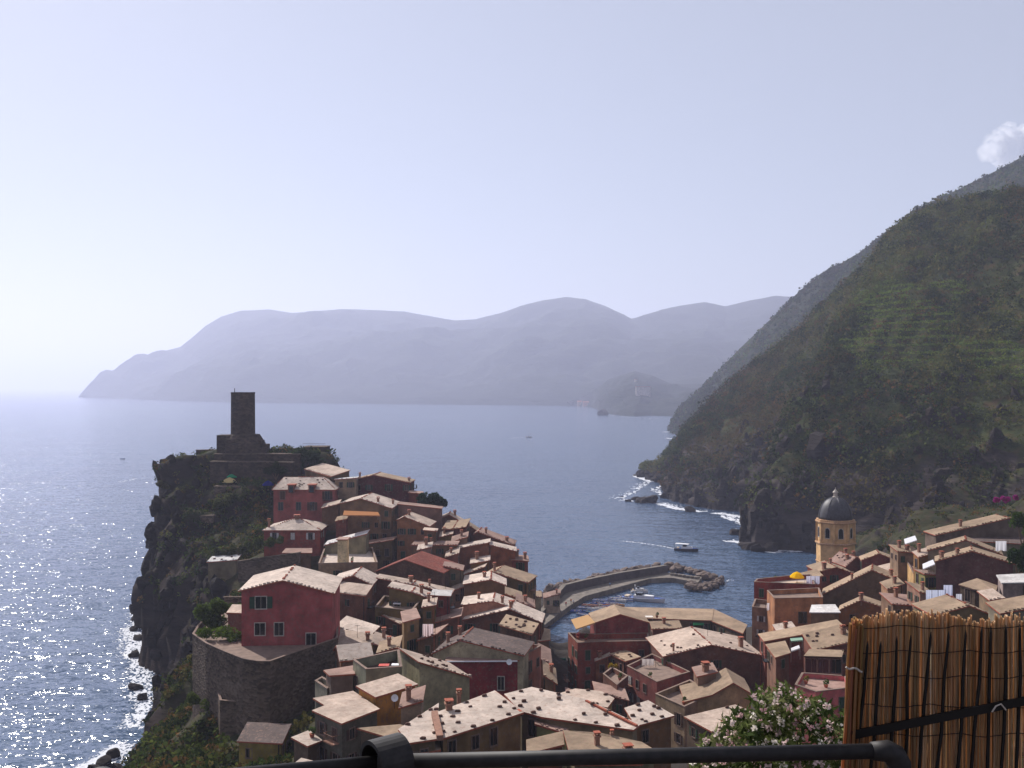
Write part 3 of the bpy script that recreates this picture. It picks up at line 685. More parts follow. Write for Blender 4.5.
flat('small hut with a sunlit square roof, left of the wide sandy flat roof', [(294, 738), (309, 732), (319.5, 741), (308, 745.5)], 32.5, 6, (92, 80, 70), 'pale', rows=0)
flat('half-hidden lit roof corner just above the left end of the railing', [(293, 767), (302, 760), (318, 764), (310, 772)], 31.5, 5, (96, 84, 74), 'pale', rows=0)
# ------------------------------------------------------------------ middle block across the lane
gable('large dark red gable house by the harbour, its left roof face sunlit', [(594.5, 622.5), (620, 614), (648, 622)], 205, back=(614.5, 605), wall=(134, 56, 60), roof='tan', h=23, rows=0, chim=0, tiles=False, reg=False)
r = flat('red flat-topped lower wing in front of the large dark red gable house', [(577.5, 643), (597, 642), (650, 641), (648, 633), (594, 634), (568, 633)], 24.5, 20, (136, 60, 60), 'floor', parapet=1.0, rows=3, reg=False)
flat('long sandy flat roof along the harbour basin over a shaded arcade', [(622, 607.5), (712.5, 609.5), (711, 620.5), (638, 618)], 19.5, 15, (96, 84, 76), 'tan', rows=1, tiles=False, edge='terracotta')
flat('short sandy roof bending toward the church side at the end of the long harbour roof', [(713.5, 609.5), (746, 625), (742, 633), (712, 621)], 19.4, 15, (110, 92, 80), 'tan', rows=1, tiles=False)
gable('brown gabled house with a broad sandy roof, both faces ending in stone-weighted eaves', [(664, 656), (711, 644.5), (762, 655)], 188, back=(691, 627), wall=(108, 66, 60), roof='cream', h=13, rows=1, cols=1, chim=((.85, .25, .7, 1.4), (.12, .1, .3, .9)), stones=12)
gable('small tiled pent-roof house between the dark red gable and the broad sandy roof', [(611, 654, 196), (625.5, 661, 190)], 190, back=(625, 650), wall=(116, 70, 62), roof='tan', h=8, rows=1, chim=0, stones=3)
flat('planted balcony house with a yellow bush, below the small tiled pent roof', [(603, 674), (617, 685), (628, 676), (612, 667)], 22.6, 12, (112, 70, 62), 'floor', parapet=.8, rows=2)
flat('dark pink street house with a long cornice, flowerpots and laundry on its terrace', [(627, 666), (657, 682), (690, 672), (652, 654)], 23.6, 13, (142, 68, 72), 'floor', parapet=.8, rows=3, shut='shut_white')
flat('grey-pink terrace house with a pilastered street side, in front of the broad sandy roof', [(655.5, 694), (684.5, 707), (713, 694), (690, 680)], 24.6, 12, (142, 116, 108), 'floor', parapet=.9, rows=2, shut='shut_brown')
gable('beige house with an orange-edged gable roof in front of the broad sandy roof', [(686, 701), (712, 694.5), (733, 682.5), (751, 693)], 160, L=8, yaw=-4, wall=(164, 138, 118), roof='tan', h=10, rows=0, chim=0, tiles=False)
flat('pale tan roof over a row of dark windows next to the oleander flowers', [(687, 717.5), (735, 706, .5), (752, 713, .4), (742, 724), (712, 731)], 30.5, 9, (118, 96, 88), 'cream', rows=1, stones=5)
gable('small white-capped chimney house on the terrace behind the orange-edged gable', [(698, 676, 166), (716, 672, 166)], 166, L=4, dz=.3, wall=(136, 110, 98), roof='rose', h=5, rows=0, chim=((.5, .3, .9, 1.0),), tiles=False, reg=False)
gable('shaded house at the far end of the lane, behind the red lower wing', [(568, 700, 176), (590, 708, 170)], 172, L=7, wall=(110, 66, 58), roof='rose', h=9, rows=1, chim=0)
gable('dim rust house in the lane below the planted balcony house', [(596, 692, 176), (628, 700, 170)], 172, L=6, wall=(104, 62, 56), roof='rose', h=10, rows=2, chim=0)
# ------------------------------------------------------------------ church side
flat('orange-brown apartment block with one dark window and side balconies, in front of the yellow parasol', [(774.5, 598.5), (823, 597.5), (819, 588), (767, 590.5)], 30.5, 16, (160, 106, 80), 'floor', parapet=.9, rows=0)
add_window(HOUSES[-1], PZ(802.5, 598, 30.5)+Vector((0, -.06, -4.1)), Vector((1, 0, 0)), Vector((0, -1, 0)), 1.7, 2.3, None)
flat('dark red house with the highest seaside terrace, under the yellow parasol', [(754, 582), (815, 584.5), (811, 574.5), (791, 575.5), (757, 579)], 29, 16, (142, 58, 58), 'pale', parapet=1.0, rows=1)
flat('grey-pink stack of harbour balconies on the waterside end of the orange-brown block', [(752, 607), (771, 609), (771, 601), (755, 599)], 26.5, 14, (136, 100, 98), 'floor', parapet=.9, rows=3, shut='shut_white')
flat('low grey house under a whitish glazed roof, right of the orange-brown block', [(813, 605.5), (834, 605), (839, 612.5), (811, 612.5)], 30.5, 8, (132, 108, 96), 'white', rows=0, edge='shut_white')
gable('orange house with a low tan gable and a peak chimney, above the reed screen', [(839, 610), (861, 600), (887, 609)], 205, back=(862.5, 595.5), wall=(170, 92, 58), roof='tan', h=11, rows=1, chim=((.5, .05, .6, .9),), cols=2)
gable('maroon house under a long straight tan roof strip climbing right to the reed screen', [(765, 641), (843, 627)], 186, L=4, yaw=0, dz=.3, wall=(126, 60, 56), roof='tan', h=10, rows=1, chim=0, tiles=False)
flat('little square tan roof below the left end of the long straight roof strip', [(767, 645), (784, 642), (789, 653), (776, 657)], 29, 9, (122, 86, 74), 'tan', rows=1)
gable('red-brown house with a stone-weighted tan roof touching the reed screen', [(814, 650, 172), (853, 641, 172)], 172, L=6, dz=1.3, wall=(126, 70, 60), roof='tan', h=8, rows=1, chim=((.9, .5, .7, .9),), stones=6)
flat('canopy-roofed veranda house with dark openings between red posts, left of the reed screen', [(806, 656), (840, 657), (842, 651), (811, 650)], 31.5, 9, (96, 52, 54), 'tan', rows=2, shut=None, size=(1.8, 2.2), cols=3, edge='shut_brown')
flat('bright pink house with an orange planter on its terrace, behind the oleander', [(795, 685), (816, 692), (850, 688), (846, 676), (802, 673)], 30, 9, (190, 92, 104), 'rose', parapet=.7, rows=1)
gable('large dark brown house with a long sweeping tan roof below the church tower', [(822, 594.5), (872, 570), (896, 580)], 235, back=(872.5, 564.5), wall=(104, 76, 64), roof='tan', h=14, rows=1, chim=((.9, .4, .6, .9), (.3, .1, .4, .8)), cols=2)
gable('small dark red house at the foot of the church tower on its sea side', [(818, 572), (836, 567), (853, 573)], 254, L=9, wall=(140, 62, 56), roof='tan', h=11, rows=1, chim=((.2, .1, .8, 1.2), (.5, .5, .5, .8)))
gable('cluttered tan roof between the church tower and the dark gables, dotted with chimney pots', [(846, 566), (856, 557), (876, 569)], 262, L=9, yaw=8, wall=(124, 80, 66), roof='rose', h=12, rows=1, chim=3, stones=8)
gable('dark maroon gable house right of the church tower, second row', [(862, 560), (879, 553.5), (900, 561.5)], 256, back=(876.5, 550), wall=(116, 52, 54), roof='tan', h=12, rows=1, chim=0)
flat('tall thin buff house with hanging washing on its shaded right side', [(904, 556), (911, 557), (922, 573), (914, 575)], 33.5, 15, (200, 160, 112), 'rose', parapet=.6, rows=3)
gable('mauve-grey house with a narrow roof behind the tall thin buff house', [(898, 551.5), (920, 553)], 238, L=5, dz=.8, wall=(140, 112, 104), roof='tan', h=10, rows=1, chim=2)
gable('long dark grey house with a single tan roof line climbing to the hillside greenery', [(936, 535), (1009, 518), (1030, 527)], 226, L=6, yaw=0, wall=(112, 100, 96), roof='tan', h=10, rows=0, chim=((.2, .4, .5, 1),))
gable('grey gable house with tan verges, between the long climbing roof and the purple-brown gable', [(928, 550.5), (966, 540), (1002, 554.5)], 211, back=(965, 536), wall=(132, 116, 108), roof='tan', h=10, rows=1, chim=0)
gable('wide purple-brown gable wall without windows, tan tiles ragged along its edge', [(936, 561), (972, 551), (1013, 563.5)], 198, back=(971, 546.5), wall=(104, 72, 74), roof='tan', h=14, rows=0, chim=((.08, .2, .6, .9), (.3, .2, .5, .6)))
flat('flat grey building at the right edge under the hillside trees', [(968, 541), (1040, 545), (1040, 537), (972, 536)], 41, 9, (136, 124, 118), 'grey', rows=0, edge='terracotta')
flat('open loggia with a sandy hipped roof on pale posts, above the reed screen', [(960.5, 585), (977.5, 579, .8), (996, 586), (994, 592), (975, 589.5)], 38.5, 6, (84, 72, 68), 'tan', rows=1, size=(1.5, 2.2), shut=None, edge='roofstone')
flat('mauve-grey modern house with white trim at the right edge of town', [(1003, 583), (1050, 582), (1050, 573), (998, 575.5)], 40, 12, (136, 126, 136), 'white', rows=1, edge='shut_white', cols=1)
gable('low tan roof just over the top of the reed screen', [(934, 615), (969, 605.5), (997, 617)], 158, L=8, wall=(120, 92, 78), roof='tan', h=9, rows=0, chim=0)
gable('ochre-green garden house between the tall thin buff house and the purple-brown gable', [(925, 574), (938, 575)], 205, L=5, wall=(126, 112, 66), roof='floor', h=9, rows=1, chim=0)
gable('pale rose house behind the hanging sheets', [(920, 592), (936, 596)], 182, L=6, dz=.7, wall=(168, 124, 112), roof='tan', h=9, rows=1, chim=1)
gable('shaded rose house right under the hanging sheets', [(893, 604), (921, 606)], 186, L=6, dz=.8, wall=(136, 92, 84), roof='rose', h=9, rows=1, chim=1)

# small roofs packed between the larger houses
pc = HOUSES[1]
for px in (291.5, 312):
    A_ = P(px, 490.5, 274.6); b = MB(); b.box(A_+Vector((0, .7, .45)), 1.7, 2.6, 2.1); d_ = b.build('dormer', M['plaster'], pc, color=wallcol((120, 66, 60)))
    b = MB(); b.box(A_+Vector((0, .6, 1.62)), 2.3, 3.0, .22); b.build('dormer_roof', M['terracotta'], d_, off=pc.location)
    b = MB(); b.poly([A_+Vector((-.6, -.62, -.5)), A_+Vector((.6, -.62, -.5)), A_+Vector((.6, -.62, 1.2)), A_+Vector((-.6, -.62, 1.2))]); b.build('dormer_window', M['pane'], d_, off=pc.location)
for lab, pr, Y_, L_, h_, wc, rc, rw in (
 ('cream lean-to roof patched onto the left side of the tall olive-brown gable', [(322, 508), (338, 504)], 268, 4, 6, BRN, 'cream', 0),
 ('thin roof strip between the dormer house and the orange awning', [(336, 521), (346, 519)], 256, 3, 7, DR, 'tan', 0),
 ('pale rooftop hut just behind the red tiled roof', [(418, 550), (431, 547)], 238, 3, 5, MAUVE, 'pale', 1),
 ('rosy roof patch stepping up behind the twin terracotta walls', [(452, 541.5), (467, 537)], 251, 4, 8, BRN, 'rose', 1),
 ('small cream roof tucked beside the left terracotta-brown wall', [(446, 557), (458, 553.5)], 239, 4, 8, SAL, 'cream', 1),
 ('low cream roof strip in front of the left terracotta-brown wall', [(471, 563.5), (489, 560.5)], 241, 3, 7, OCH, 'pale', 0),
 ('narrow cream roof squeezed left of the windowless olive-walled house', [(452, 591), (463, 587)], 223, 4, 9, MAUVE, 'cream', 1),
 ('tan roof corner right of the salmon pink house, before the promontory tip', [(506, 594), (521, 599)], 215, 4, 9, OCH, 'tan', 1),
 ('low russet-walled roof at the promontory tip, just before the breakwater', [(517, 601), (534, 607)], 212, 4, 10, (124, 70, 58), 'rose', 1),
 ('white plastered stub house by the landward start of the breakwater', [(529, 596), (541, 597)], 303, 5, 9, (196, 176, 164), 'tan', 1),
 ('lower whitish terrace house next to the harbour rocks, beside the white stub', [(544, 598), (560, 594)], 324, 4, 5, (186, 164, 150), 'rose', 1),
 ('small cream roof on the lane side of the torn-looking roof house', [(423, 607), (435, 605)], 190, 3, 9, OCH, 'cream', 1),
 ('cream shelf roof right of the ochre-green walled house', [(373, 643), (393, 649)], 161, 4, 8, BRN, 'cream', 0),
 ('small tan roof between the stone cottage and the grey-beige house', [(378, 652.5), (398, 647)], 157, 4, 8, GRY, 'tan', 0),
 ('grey shed roof in the yard between the orange hut and the whitish dotted roof', [(401, 707), (421, 701)], 123, 3.5, 5, GRY, 'rose', 0),
 ('cream roof patch between the dark red gable and the small tiled pent roof', [(596, 661), (609, 656)], 197, 3, 9, SAL, 'cream', 1),
 ('small tan roof in the gap between the long harbour roof and the broad sandy roof', [(653, 629), (681, 628)], 226, 4, 9, DR, 'tan', 1),
 ('little red-walled roof in front of the church tower base', [(806, 580), (822, 576)], 249, 5, 10, (150, 70, 60), 'tan', 1),
 ('tan roof wedge between the dark maroon gable and the sweeping tan roof', [(884, 572), (900, 568)], 249, 4, 10, MAUVE, 'cream', 1),
 ('rose-walled roof between the orange gable and the tall thin buff house', [(888, 589), (903, 584)], 216, 4, 10, (176, 120, 108), 'tan', 1),
 ('tiny pale-roofed hut above the left end of the long straight roof strip', [(779, 633), (796, 630)], 203, 4, 8, (146, 84, 64), 'pale', 0),
 ('low hut between the loggia and the mauve-grey modern house', [(990, 600), (1003, 598)], 172, 4, 7, MAUVE, 'cream', 0),
 ('tan roof corner at the right edge, below the mauve-grey modern house', [(1001, 613), (1040, 606)], 150, 4, 7, GRY, 'tan', 0),
 ('small cream roof left of the purple-brown gable, near the white awning', [(919, 557), (934, 553)], 217, 3, 8, OCH, 'cream', 1),
 ('slim lane house with a rosy roof, facing the red lower wing across the lane', [(537, 657), (551, 664)], 186, 8, 17, (150, 104, 86), 'rose', 3),
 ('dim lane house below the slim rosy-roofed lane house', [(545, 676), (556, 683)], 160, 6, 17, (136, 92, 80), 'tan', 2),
 ('ochre flat-fronted house filling the row under the blank mauve wall', [(440, 537), (452, 534)], 256, 4, 9, OCH, 'cream', 2)):
    gable(lab, pr, Y_, L=L_, dz=.7, wall=wc, roof=rc, h=h_, rows=rw, chim=random.choice((0, 1, 1)))
GROUND += [(20, 270, 2.5), (25, 285, 2), (22, 252, 2.5), (32, 262, 2.5), (20, 236, 3), (26, 243, 3), (22, 222, 4), (30, 230, 4), (20, 205, 5), (24, 215, 5)]
for e0, e1, nm, wd_, hh_, mt in (((434.5, 714), (440, 739), 'party_wall', .7, .55, 'chimney'), ((494.3, 692), (521, 712.5), 'verge', .35, .2, 'terracotta'), ((586, 701), (637, 726), 'verge', .3, .2, 'terracotta')):
    A_, B_ = PZ(e0[0], e0[1], 38.6 if nm != 'verge' or e0[0] < 550 else 37.9), PZ(e1[0], e1[1], 38.4 if e0[0] < 550 else 37.4)
    own = [h for h in HOUSES if h['label'].startswith('ochre-brown house under' if e0[0] < 550 else 'grey-brown house beneath')][0]
    d_ = (B_-A_).normalized(); s_ = Vector((-d_.y, d_.x, 0)).normalized(); b = MB(); b.box((A_+B_)/2+Vector((0, 0, hh_*.2)), (B_-A_).length, wd_, hh_, ax=(d_, s_, d_.cross(s_))); b.build(nm, M[mt], own)

gable('low hut with a rubble-weighted whitish roof by the long dark garden wall', [(208, 562), (236, 560)], 250, L=4, dz=.7, wall=(110, 96, 86), roof='white', h=3.5, rows=0, chim=0, stones=5, reg=False)
# ------------------------------------------------------------------ terrain of the headland and the near slope
def fbm(x, y, z=0.0, oct=5, Hh=.9):
    return noise.fractal(Vector((x, y, z)), Hh, 2.1, oct)
COAST = [(-66, -60), (-68, 60), (-72, 120), (-71, 165), (-72, 185), (-73.5, 200), (-76, 220), (-79.5, 234), (-85, 250), (-94, 264), (-102, 285), (-112.5, 306),
         (-116.5, 326), (-118, 346), (-104, 360), (-80, 368), (-55, 366), (-30, 360), (-8, 352), (6, 354), (15, 345), (13, 320), (10, 303), (10.5, 282), (16, 282), (19, 296),
         (34, 292), (60, 286), (78, 280), (88, 300), (98, 330), (120, 372), (134, 415), (138, 445), (150, 470), (300, 520), (320, -60)]
def seg_dist(px, py, poly):
    d = np.full(px.shape, 1e9); inside = np.zeros(px.shape, bool); n = len(poly)
    for i in range(n):
        x0, y0 = poly[i]; x1, y1 = poly[(i+1) % n]
        dx, dy = x1-x0, y1-y0; t = np.clip(((px-x0)*dx+(py-y0)*dy)/(dx*dx+dy*dy), 0, 1)
        d = np.minimum(d, np.hypot(px-x0-t*dx, py-y0-t*dy))
        c = (y0 > py) != (y1 > py)
        with np.errstate(divide='ignore', invalid='ignore'):
            inside ^= c & (px < (x1-x0)*(py-y0)/(y1-y0 if y1 != y0 else 1e-9)+x0)
    return np.where(inside, d, -d)
for x in (-60, -30, 0, 30, 60, 100, 150, 220):
    GROUND += [(x, -30, 74), (x, 2, 71.5), (x, 14, 64), (x, 30, 52), (x, 55, 38), (x, 80, 29), (x, 96, 26)]
GROUND += [(-99, 308, 56), (-94, 313, 56), (-83, 310, 57), (-72, 312, 56), (-60, 313, 55), (-83, 328, 50), (-62, 328, 42), (-97, 325, 46), (-50, 322, 40), (-30, 320, 26), (-10, 310, 18), (5, 290, 8), (8, 270, 8),
           (-86, 298, 46), (-78, 296, 46), (-90, 290, 38), (-98, 298, 46), (-106, 298, 46), (-108, 306, 47), (-104, 314, 50), (-100, 306, 55), (-102, 286, 36), (-106, 290, 40), (-88, 278, 31), (-98, 268, 26), (-92, 252, 24), (-80, 270, 31), (-72, 262, 29), (-76, 246, 25), (-72, 232, 24), (-64, 240, 26), (-66, 215, 24), (-60, 200, 24), (-56, 188, 24), (-62, 176, 24),
           (-58, 165, 22), (-52, 140, 20), (-56, 115, 22), (-58, 190, 22), (-40, 120, 22), (14, 270, 2), (13, 255, 3), (13, 240, 4), (12, 225, 5), (10, 205, 7), (8, 190, 9), (8, 340, 2), (10, 320, 2),
           (40, 280, 2), (70, 270, 3), (85, 285, 4), (95, 310, 4), (105, 345, 6), (125, 380, 14), (140, 330, 26), (170, 300, 44), (150, 270, 40), (190, 230, 58), (150, 200, 50), (200, 330, 60), (220, 280, 70), (160, 360, 30), (130, 440, 8)]
for Y_ in (236, 246, 257, 268, 280): GROUND.append(((551-512)/F*Y_, Y_, 2.5))
GA = np.array(GROUND)
xs = np.concatenate([np.arange(-150, -126, 1.7), np.arange(-126, -72, .8), np.arange(-72, 236, 1.7)]); ys = np.concatenate([np.arange(-45, 60, 3.0), np.arange(60, 474, 1.7)])
GX, GY = np.meshgrid(xs, ys, indexing='ij')
num = np.zeros(GX.shape); den = np.zeros(GX.shape)
for x, y, z in GA:
    w = 1/((GX-x)**2+(GY-y)**2+4.0)**1.7
    num += w*z; den += w
ZT = num/den
SD = seg_dist(GX, GY, COAST)
nz1 = np.array([[fbm(x*.045, y*.045, 3) for y in ys] for x in xs]); nz2 = np.array([[fbm(x*.16, y*.16, 9, 4) for y in ys] for x in xs])
wild = np.clip((-GX*.9-52)/14, 0, 1)*np.clip((GY-60)/40, 0, 1)+np.clip((GY-318)/20, 0, 1)*np.clip((-20-GX)/20, 0, 1)
wild = np.clip(np.maximum(wild, np.clip((GX-118)/20, 0, 1)*np.clip((GY-300)/30, 0, 1)), 0, 1)
SDn = SD+wild*(nz1*5.5+nz2*2.2)
wd = np.where(GX < -20, 23+nz1*6*wild, np.where(GX < 60, 16.0, 20.0))
wd = np.where((GX < -60) & (GY > 245), 6+nz1*3, wd); wd = np.where((GX < -60) & (GY > 190) & (GY <= 245), 14+nz1*5, wd)
wd = np.where((GY < 345) & (GX > 0) & (GX < 60) & (GY > 200), 3.0, wd)
f = np.clip(SDn/wd, 0, 1)
ZG = np.where(SDn > 0, ZT*f**.62, np.maximum(-4, SDn*.8-.3))
ZG += wild*np.where(SDn > 0, (nz1*2.6+nz2*1.7)*np.clip(f*3, .25, 1), 0)
nz3 = np.array([[fbm(y*.075, ZG[i, j]*.11, x*.02, 5) for j, y in enumerate(ys)] for i, x in enumerate(xs)])
XG = GX+wild*(nz2*1.2+nz3*5.5*np.clip(ZG/8, 0, 1)); YG = GY+wild*nz1*1.5
VG = np.stack([XG, YG, ZG], -1)
def grid_quads(nu, nv):
    i, j = np.meshgrid(np.arange(nu-1), np.arange(nv-1), indexing='ij'); a = (i*nv+j).ravel()
    return np.stack([a, a+nv, a+nv+1, a+1], -1)
gr = np_mesh('headland_ground', VG.reshape(-1, 3), grid_quads(len(xs), len(ys)), M['headland'], np.repeat(np.clip((GX.reshape(-1, 1)+46)/8, 0, 1)*np.clip((GY.reshape(-1, 1)-70)/20, 0, 1)*np.clip((98-GX.reshape(-1, 1))/15, 0, 1)*np.where((GY.reshape(-1, 1) < 165) & (GX.reshape(-1, 1) < -27), 0, 1)*np.where((GY.reshape(-1, 1) < 145) & (GX.reshape(-1, 1) > .36*GY.reshape(-1, 1)), 0, 1), 3, 1), smooth=False); tag(gr, kind='structure')
def ground_z(x, y):
    i = int(np.argmin(np.abs(xs-x))); j = int(np.argmin(np.abs(ys-y))); return float(ZG[i, j])

# ------------------------------------------------------------------ hills across the bay
def loft(S, R, nu, nv, prof, wob, back=(0, 0), tn=None):
    S = np.array(S, float); R = np.array(R, float)
    if S.shape[1] == 2: S = np.column_stack([S, np.full(len(S), -3.0)])
    t = np.linspace(0, 1, nu); k = np.linspace(0, 1, len(S)) if tn is None else np.array(tn, float)/tn[-1]
    Si = np.column_stack([np.interp(t, k, S[:, c]) for c in range(3)]); Ri = np.column_stack([np.interp(t, k, R[:, c]) for c in range(3)])
    v = np.concatenate([np.linspace(0, 1, nv), np.linspace(1, 1.35, 14)[1:]])
    V = np.zeros((nu, len(v), 3))
    for j, vv in enumerate(v):
        if vv <= 1:
            V[:, j, :2] = Si[:, :2]+(Ri[:, :2]-Si[:, :2])*vv
            V[:, j, 2] = Si[:, 2]+(Ri[:, 2]-Si[:, 2])*prof(vv)
        else:
            s = (vv-1)/.35
            V[:, j, :2] = Ri[:, :2]+np.array(back)*s; V[:, j, 2] = Ri[:, 2]*(1-s)**1.2-3*s
    return V, v
RID = [(1160, 150, 560), (1080, 172, 600), (1024, 186, 640), (988, 193, 670), (943, 202, 700), (916, 215, 735), (894, 232, 760), (856, 274, 790), (805, 324, 830), (770, 350, 850), (730, 382, 870), (705, 404, 880), (690, 427, 880), (664, 456, 868), (642, 474, 856)]
SHO = [(250, 330), (215, 370), (178, 410), (150, 440), (131, 457), (112, 463), (113, 486), (150, 568), (141, 603), (124, 609), (110, 641), (103, 672), (117, 768), (112, 815), (107, 850)]
V, vv = loft(SHO, [tuple(P(*r)) for r in RID], 300, 210, lambda v: .78*v+.22*v**.35, 0, (160, 260))
nu, nvv = V.shape[:2]
tmask = np.zeros((nu, nvv))
PXv = 512+V[..., 0]/V[..., 1]*F; PYv = EYE+(H-V[..., 2])/V[..., 1]*F
for cx, cy, rx, ry in ((905, 322, 62, 48), (1012, 372, 34, 34), (940, 285, 40, 18), (870, 362, 40, 22), (985, 350, 60, 26)):
    e = ((PXv-cx)/rx)**2+((PYv-cy)/ry)**2; tmask = np.maximum(tmask, np.clip((1.25-e)*1.3, 0, 1))
tmask *= np.clip(np.array([[1.0+1.2*noise.noise(Vector((V[i, j, 0]*.02, V[i, j, 1]*.02, V[i, j, 2]*.03))) for j in range(nvv)] for i in range(nu)]), 0, 1)
for i in range(nu):
    for j in range(nvv):
        x, y, z = V[i, j]; vj = vv[j]
        e = min(1, vj*7)*min(1, abs(1-vj)*6+.12) if vj <= 1 else .12
        n1 = fbm(x*.0085, y*.0085, 1); n2 = fbm(x*.035, y*.035, z*.02, 4); n3 = fbm(i*.07, 4.0, j*.006, 3)
        k = (1-.75*tmask[i, j])
        V[i, j, 2] += e*(n1*16+n2*5*k+n3*9*k)+(.6*n2 if vj < .1 else 0)
        V[i, j, 0] += e*(n2*6*k+n1*8); V[i, j, 1] += e*n3*10
        if vj < .16 and vj > 0:
            V[i, j, 0] += 11*fbm(x*.05, y*.05, z*.04, 4)*min(1, vj*25); V[i, j, 2] += 3*abs(n2)*min(1, vj*20)
zt_ = V[..., 2]; st = 4.4; fr_ = zt_/st-np.floor(zt_/st)
zq = st*(np.floor(zt_/st)+np.clip((fr_-.58)/.42, 0, 1)**2*1.0)
V[..., 2] = zt_*(1-.85*tmask)+zq*.85*tmask
near_hill = np_mesh('near_hill', V.reshape(-1, 3), grid_quads(nu, nvv), M['hill']); tag(near_hill, kind='structure')
HV, HT = V.copy(), tmask.copy()
# the darker ridge behind it, running on toward the far village
RID2 = [(1160, 90, 1300), (1090, 122, 1350), (1024, 157, 1400), (960, 190, 1450), (918, 213, 1480), (880, 239, 1520), (842, 264, 1600), (830, 268, 1620), (800, 290, 1700), (770, 319, 1760), (740, 346, 1800), (705, 384, 1850), (680, 408, 1800), (669, 431, 1720)]
SHO2 = [(420, 900), (400, 950), (380, 1000), (360, 1050), (350, 1100), (335, 1150), (320, 1200), (310, 1240), (300, 1290), (285, 1340), (270, 1400), (255, 1480), (258, 1600), (262, 1700)]
def roughen(V, vv, a1, f1, a2, f2, lock=.15):
    for i in range(V.shape[0]):
        for j in range(V.shape[1]):
            x, y, z = V[i, j]; vj = vv[j]
            e = min(1, vj*6)*(min(1, abs(1-vj)*5+lock) if vj <= 1 else lock)
            V[i, j, 2] += e*(a1*fbm(x*f1, y*f1, 2)+a2*fbm(x*f2, y*f2, 5, 4)); V[i, j, 0] += e*a2*1.2*fbm(x*f2, y*f2, 11, 4)
V, vv = loft(SHO2, [tuple(P(*r)) for r in RID2], 200, 80, lambda v: .8*v+.2*v**.4, 0, (500, 500))
roughen(V, vv, 30, .004, 9, .02)
o = np_mesh('second_hill', V.reshape(-1, 3), grid_quads(*V.shape[:2]), M['hill2']); tag(o, kind='structure')
HV2 = V.copy()
MES = [(81, 395.5, 7100), (84, 392, 7150), (88, 386, 7200), (100, 372, 7300), (107, 369.5, 7300), (113, 371.8, 7300), (121, 370.5, 7350), (142, 359, 7400), (145, 357, 7400), (147, 358, 7400), (165, 351, 7400), (180, 347, 7300), (195, 335, 7200), (205, 326, 7200), (220, 317, 7200), (240, 310.5, 7200), (270, 309.5, 7200), (292, 313, 7100),
       (320, 311, 7000), (345, 309, 7000), (375, 310.5, 6900), (405, 311.5, 6800), (430, 316, 6800), (455, 320, 6700), (475, 319, 6700), (500, 313, 6600), (520, 306, 6500), (545, 300, 6500), (565, 297, 6500), (585, 299, 6500), (605, 306, 6500), (632, 319, 6600), (655, 312, 6500), (680, 306, 6400), (705, 302, 6300), (725, 306, 6300), (750, 300, 6200), (775, 295.5, 6100), (795, 297, 6100), (840, 305, 6000), (900, 330, 5800)]
def shore_of(px):
    return np.interp(px, [81, 84, 150, 230, 330, 500, 560, 640, 900], [397.3, 397.5, 400, 402.3, 403.6, 405.2, 405.8, 406.5, 407])
MS = []
for q in MES:
    p = PZ(q[0], float(shore_of(q[0])), 0); MS.append((p.x, p.y))
V, vv = loft(MS, [tuple(P(*r)) for r in MES], 330, 70, lambda v: .75*v+.25*v**.45, 0, (800, 2500), tn=[q[0]-81 for q in MES])
roughen(V, vv, 90, .0012, 28, .005, .06)
o = np_mesh('far_headland', V.reshape(-1, 3), grid_quads(*V.shape[:2]), M['farhill']); tag(o, kind='structure')
KN = [(552, 404.3, 4100), (566, 402, 4000), (582, 396, 3900), (600, 386, 3800), (615, 377, 3700), (635, 371, 3650), (652, 375, 3600), (672, 384, 3600), (700, 384, 3600), (730, 376, 3600), (780, 358, 3600)]
KS = [PZ(q, y, 0) for q, y in ((538, 405), (556, 405.5), (575, 406), (592, 407.5), (606, 413.5), (618, 415.5), (634, 416.5), (650, 416), (675, 416.5), (700, 417), (760, 418))]
V, vv = loft([(p.x, p.y) for p in KS], [tuple(P(*r)) for r in KN], 160, 50, lambda v: .7*v+.3*v**.4, 0, (300, 900))
roughen(V, vv, 35, .003, 10, .012, .1)
o = np_mesh('village_hill', V.reshape(-1, 3), grid_quads(*V.shape[:2]), M['farhill']); tag(o, kind='structure')

# ------------------------------------------------------------------ crags: broken rock standing out of the cliffs
def crags(name, pts, sizes, mat):
    b = bmesh.new()
    for k, (p, s) in enumerate(zip(pts, sizes)):
        m = bmesh.ops.create_icosphere(b, subdivisions=2, radius=1); rot = Matrix.Rotation(random.uniform(0, 6.28), 3, 'Z') @ Matrix.Rotation(random.uniform(-.5, .5), 3, 'X')
        sc = Vector((random.uniform(.5, 1.1), random.uniform(.5, 1.1), random.uniform(.7, 1.7)))*s; o_ = Vector((k*3.1, k*1.7, 0))
        for v in m['verts']:
            d = noise.noise(v.co*1.2+o_)*.5+noise.noise(v.co*3+o_)*.25; q = v.co*(1+d); q.x = max(-.7, min(.75, q.x)); q.y = max(-.75, min(.7, q.y))
            v.co = rot @ Vector((q.x*sc.x, q.y*sc.y, q.z*sc.z))+Vector(p)
    me = bpy.data.meshes.new(name); b.to_mesh(me); b.free(); me.materials.append(mat); o = bpy.data.objects.new(name, me); link(o); tag(o, kind='structure'); return o
M['crag'] = mat_rock('crag_rock', (26, 22, 21), (64, 53, 48))
cp_, cs_ = [], []
while len(cp_) < 420:
    i = RNG.integers(0, len(xs)); j = RNG.integers(0, len(ys)); x, y = xs[i], ys[j]
    if not (y > 150 and (x < -66 or (x < -50 and y > 335))) or not (.2 < SDn[i, j] < 11): continue
    q = VG[i, j]; s = RNG.uniform(.8, 2.6)
    if q[2] > 50: s *= .6
    cp_.append((q[0], q[1], q[2]-s*.35)); cs_.append(s)
crags('cliff_crags', cp_, cs_, M['crag'])
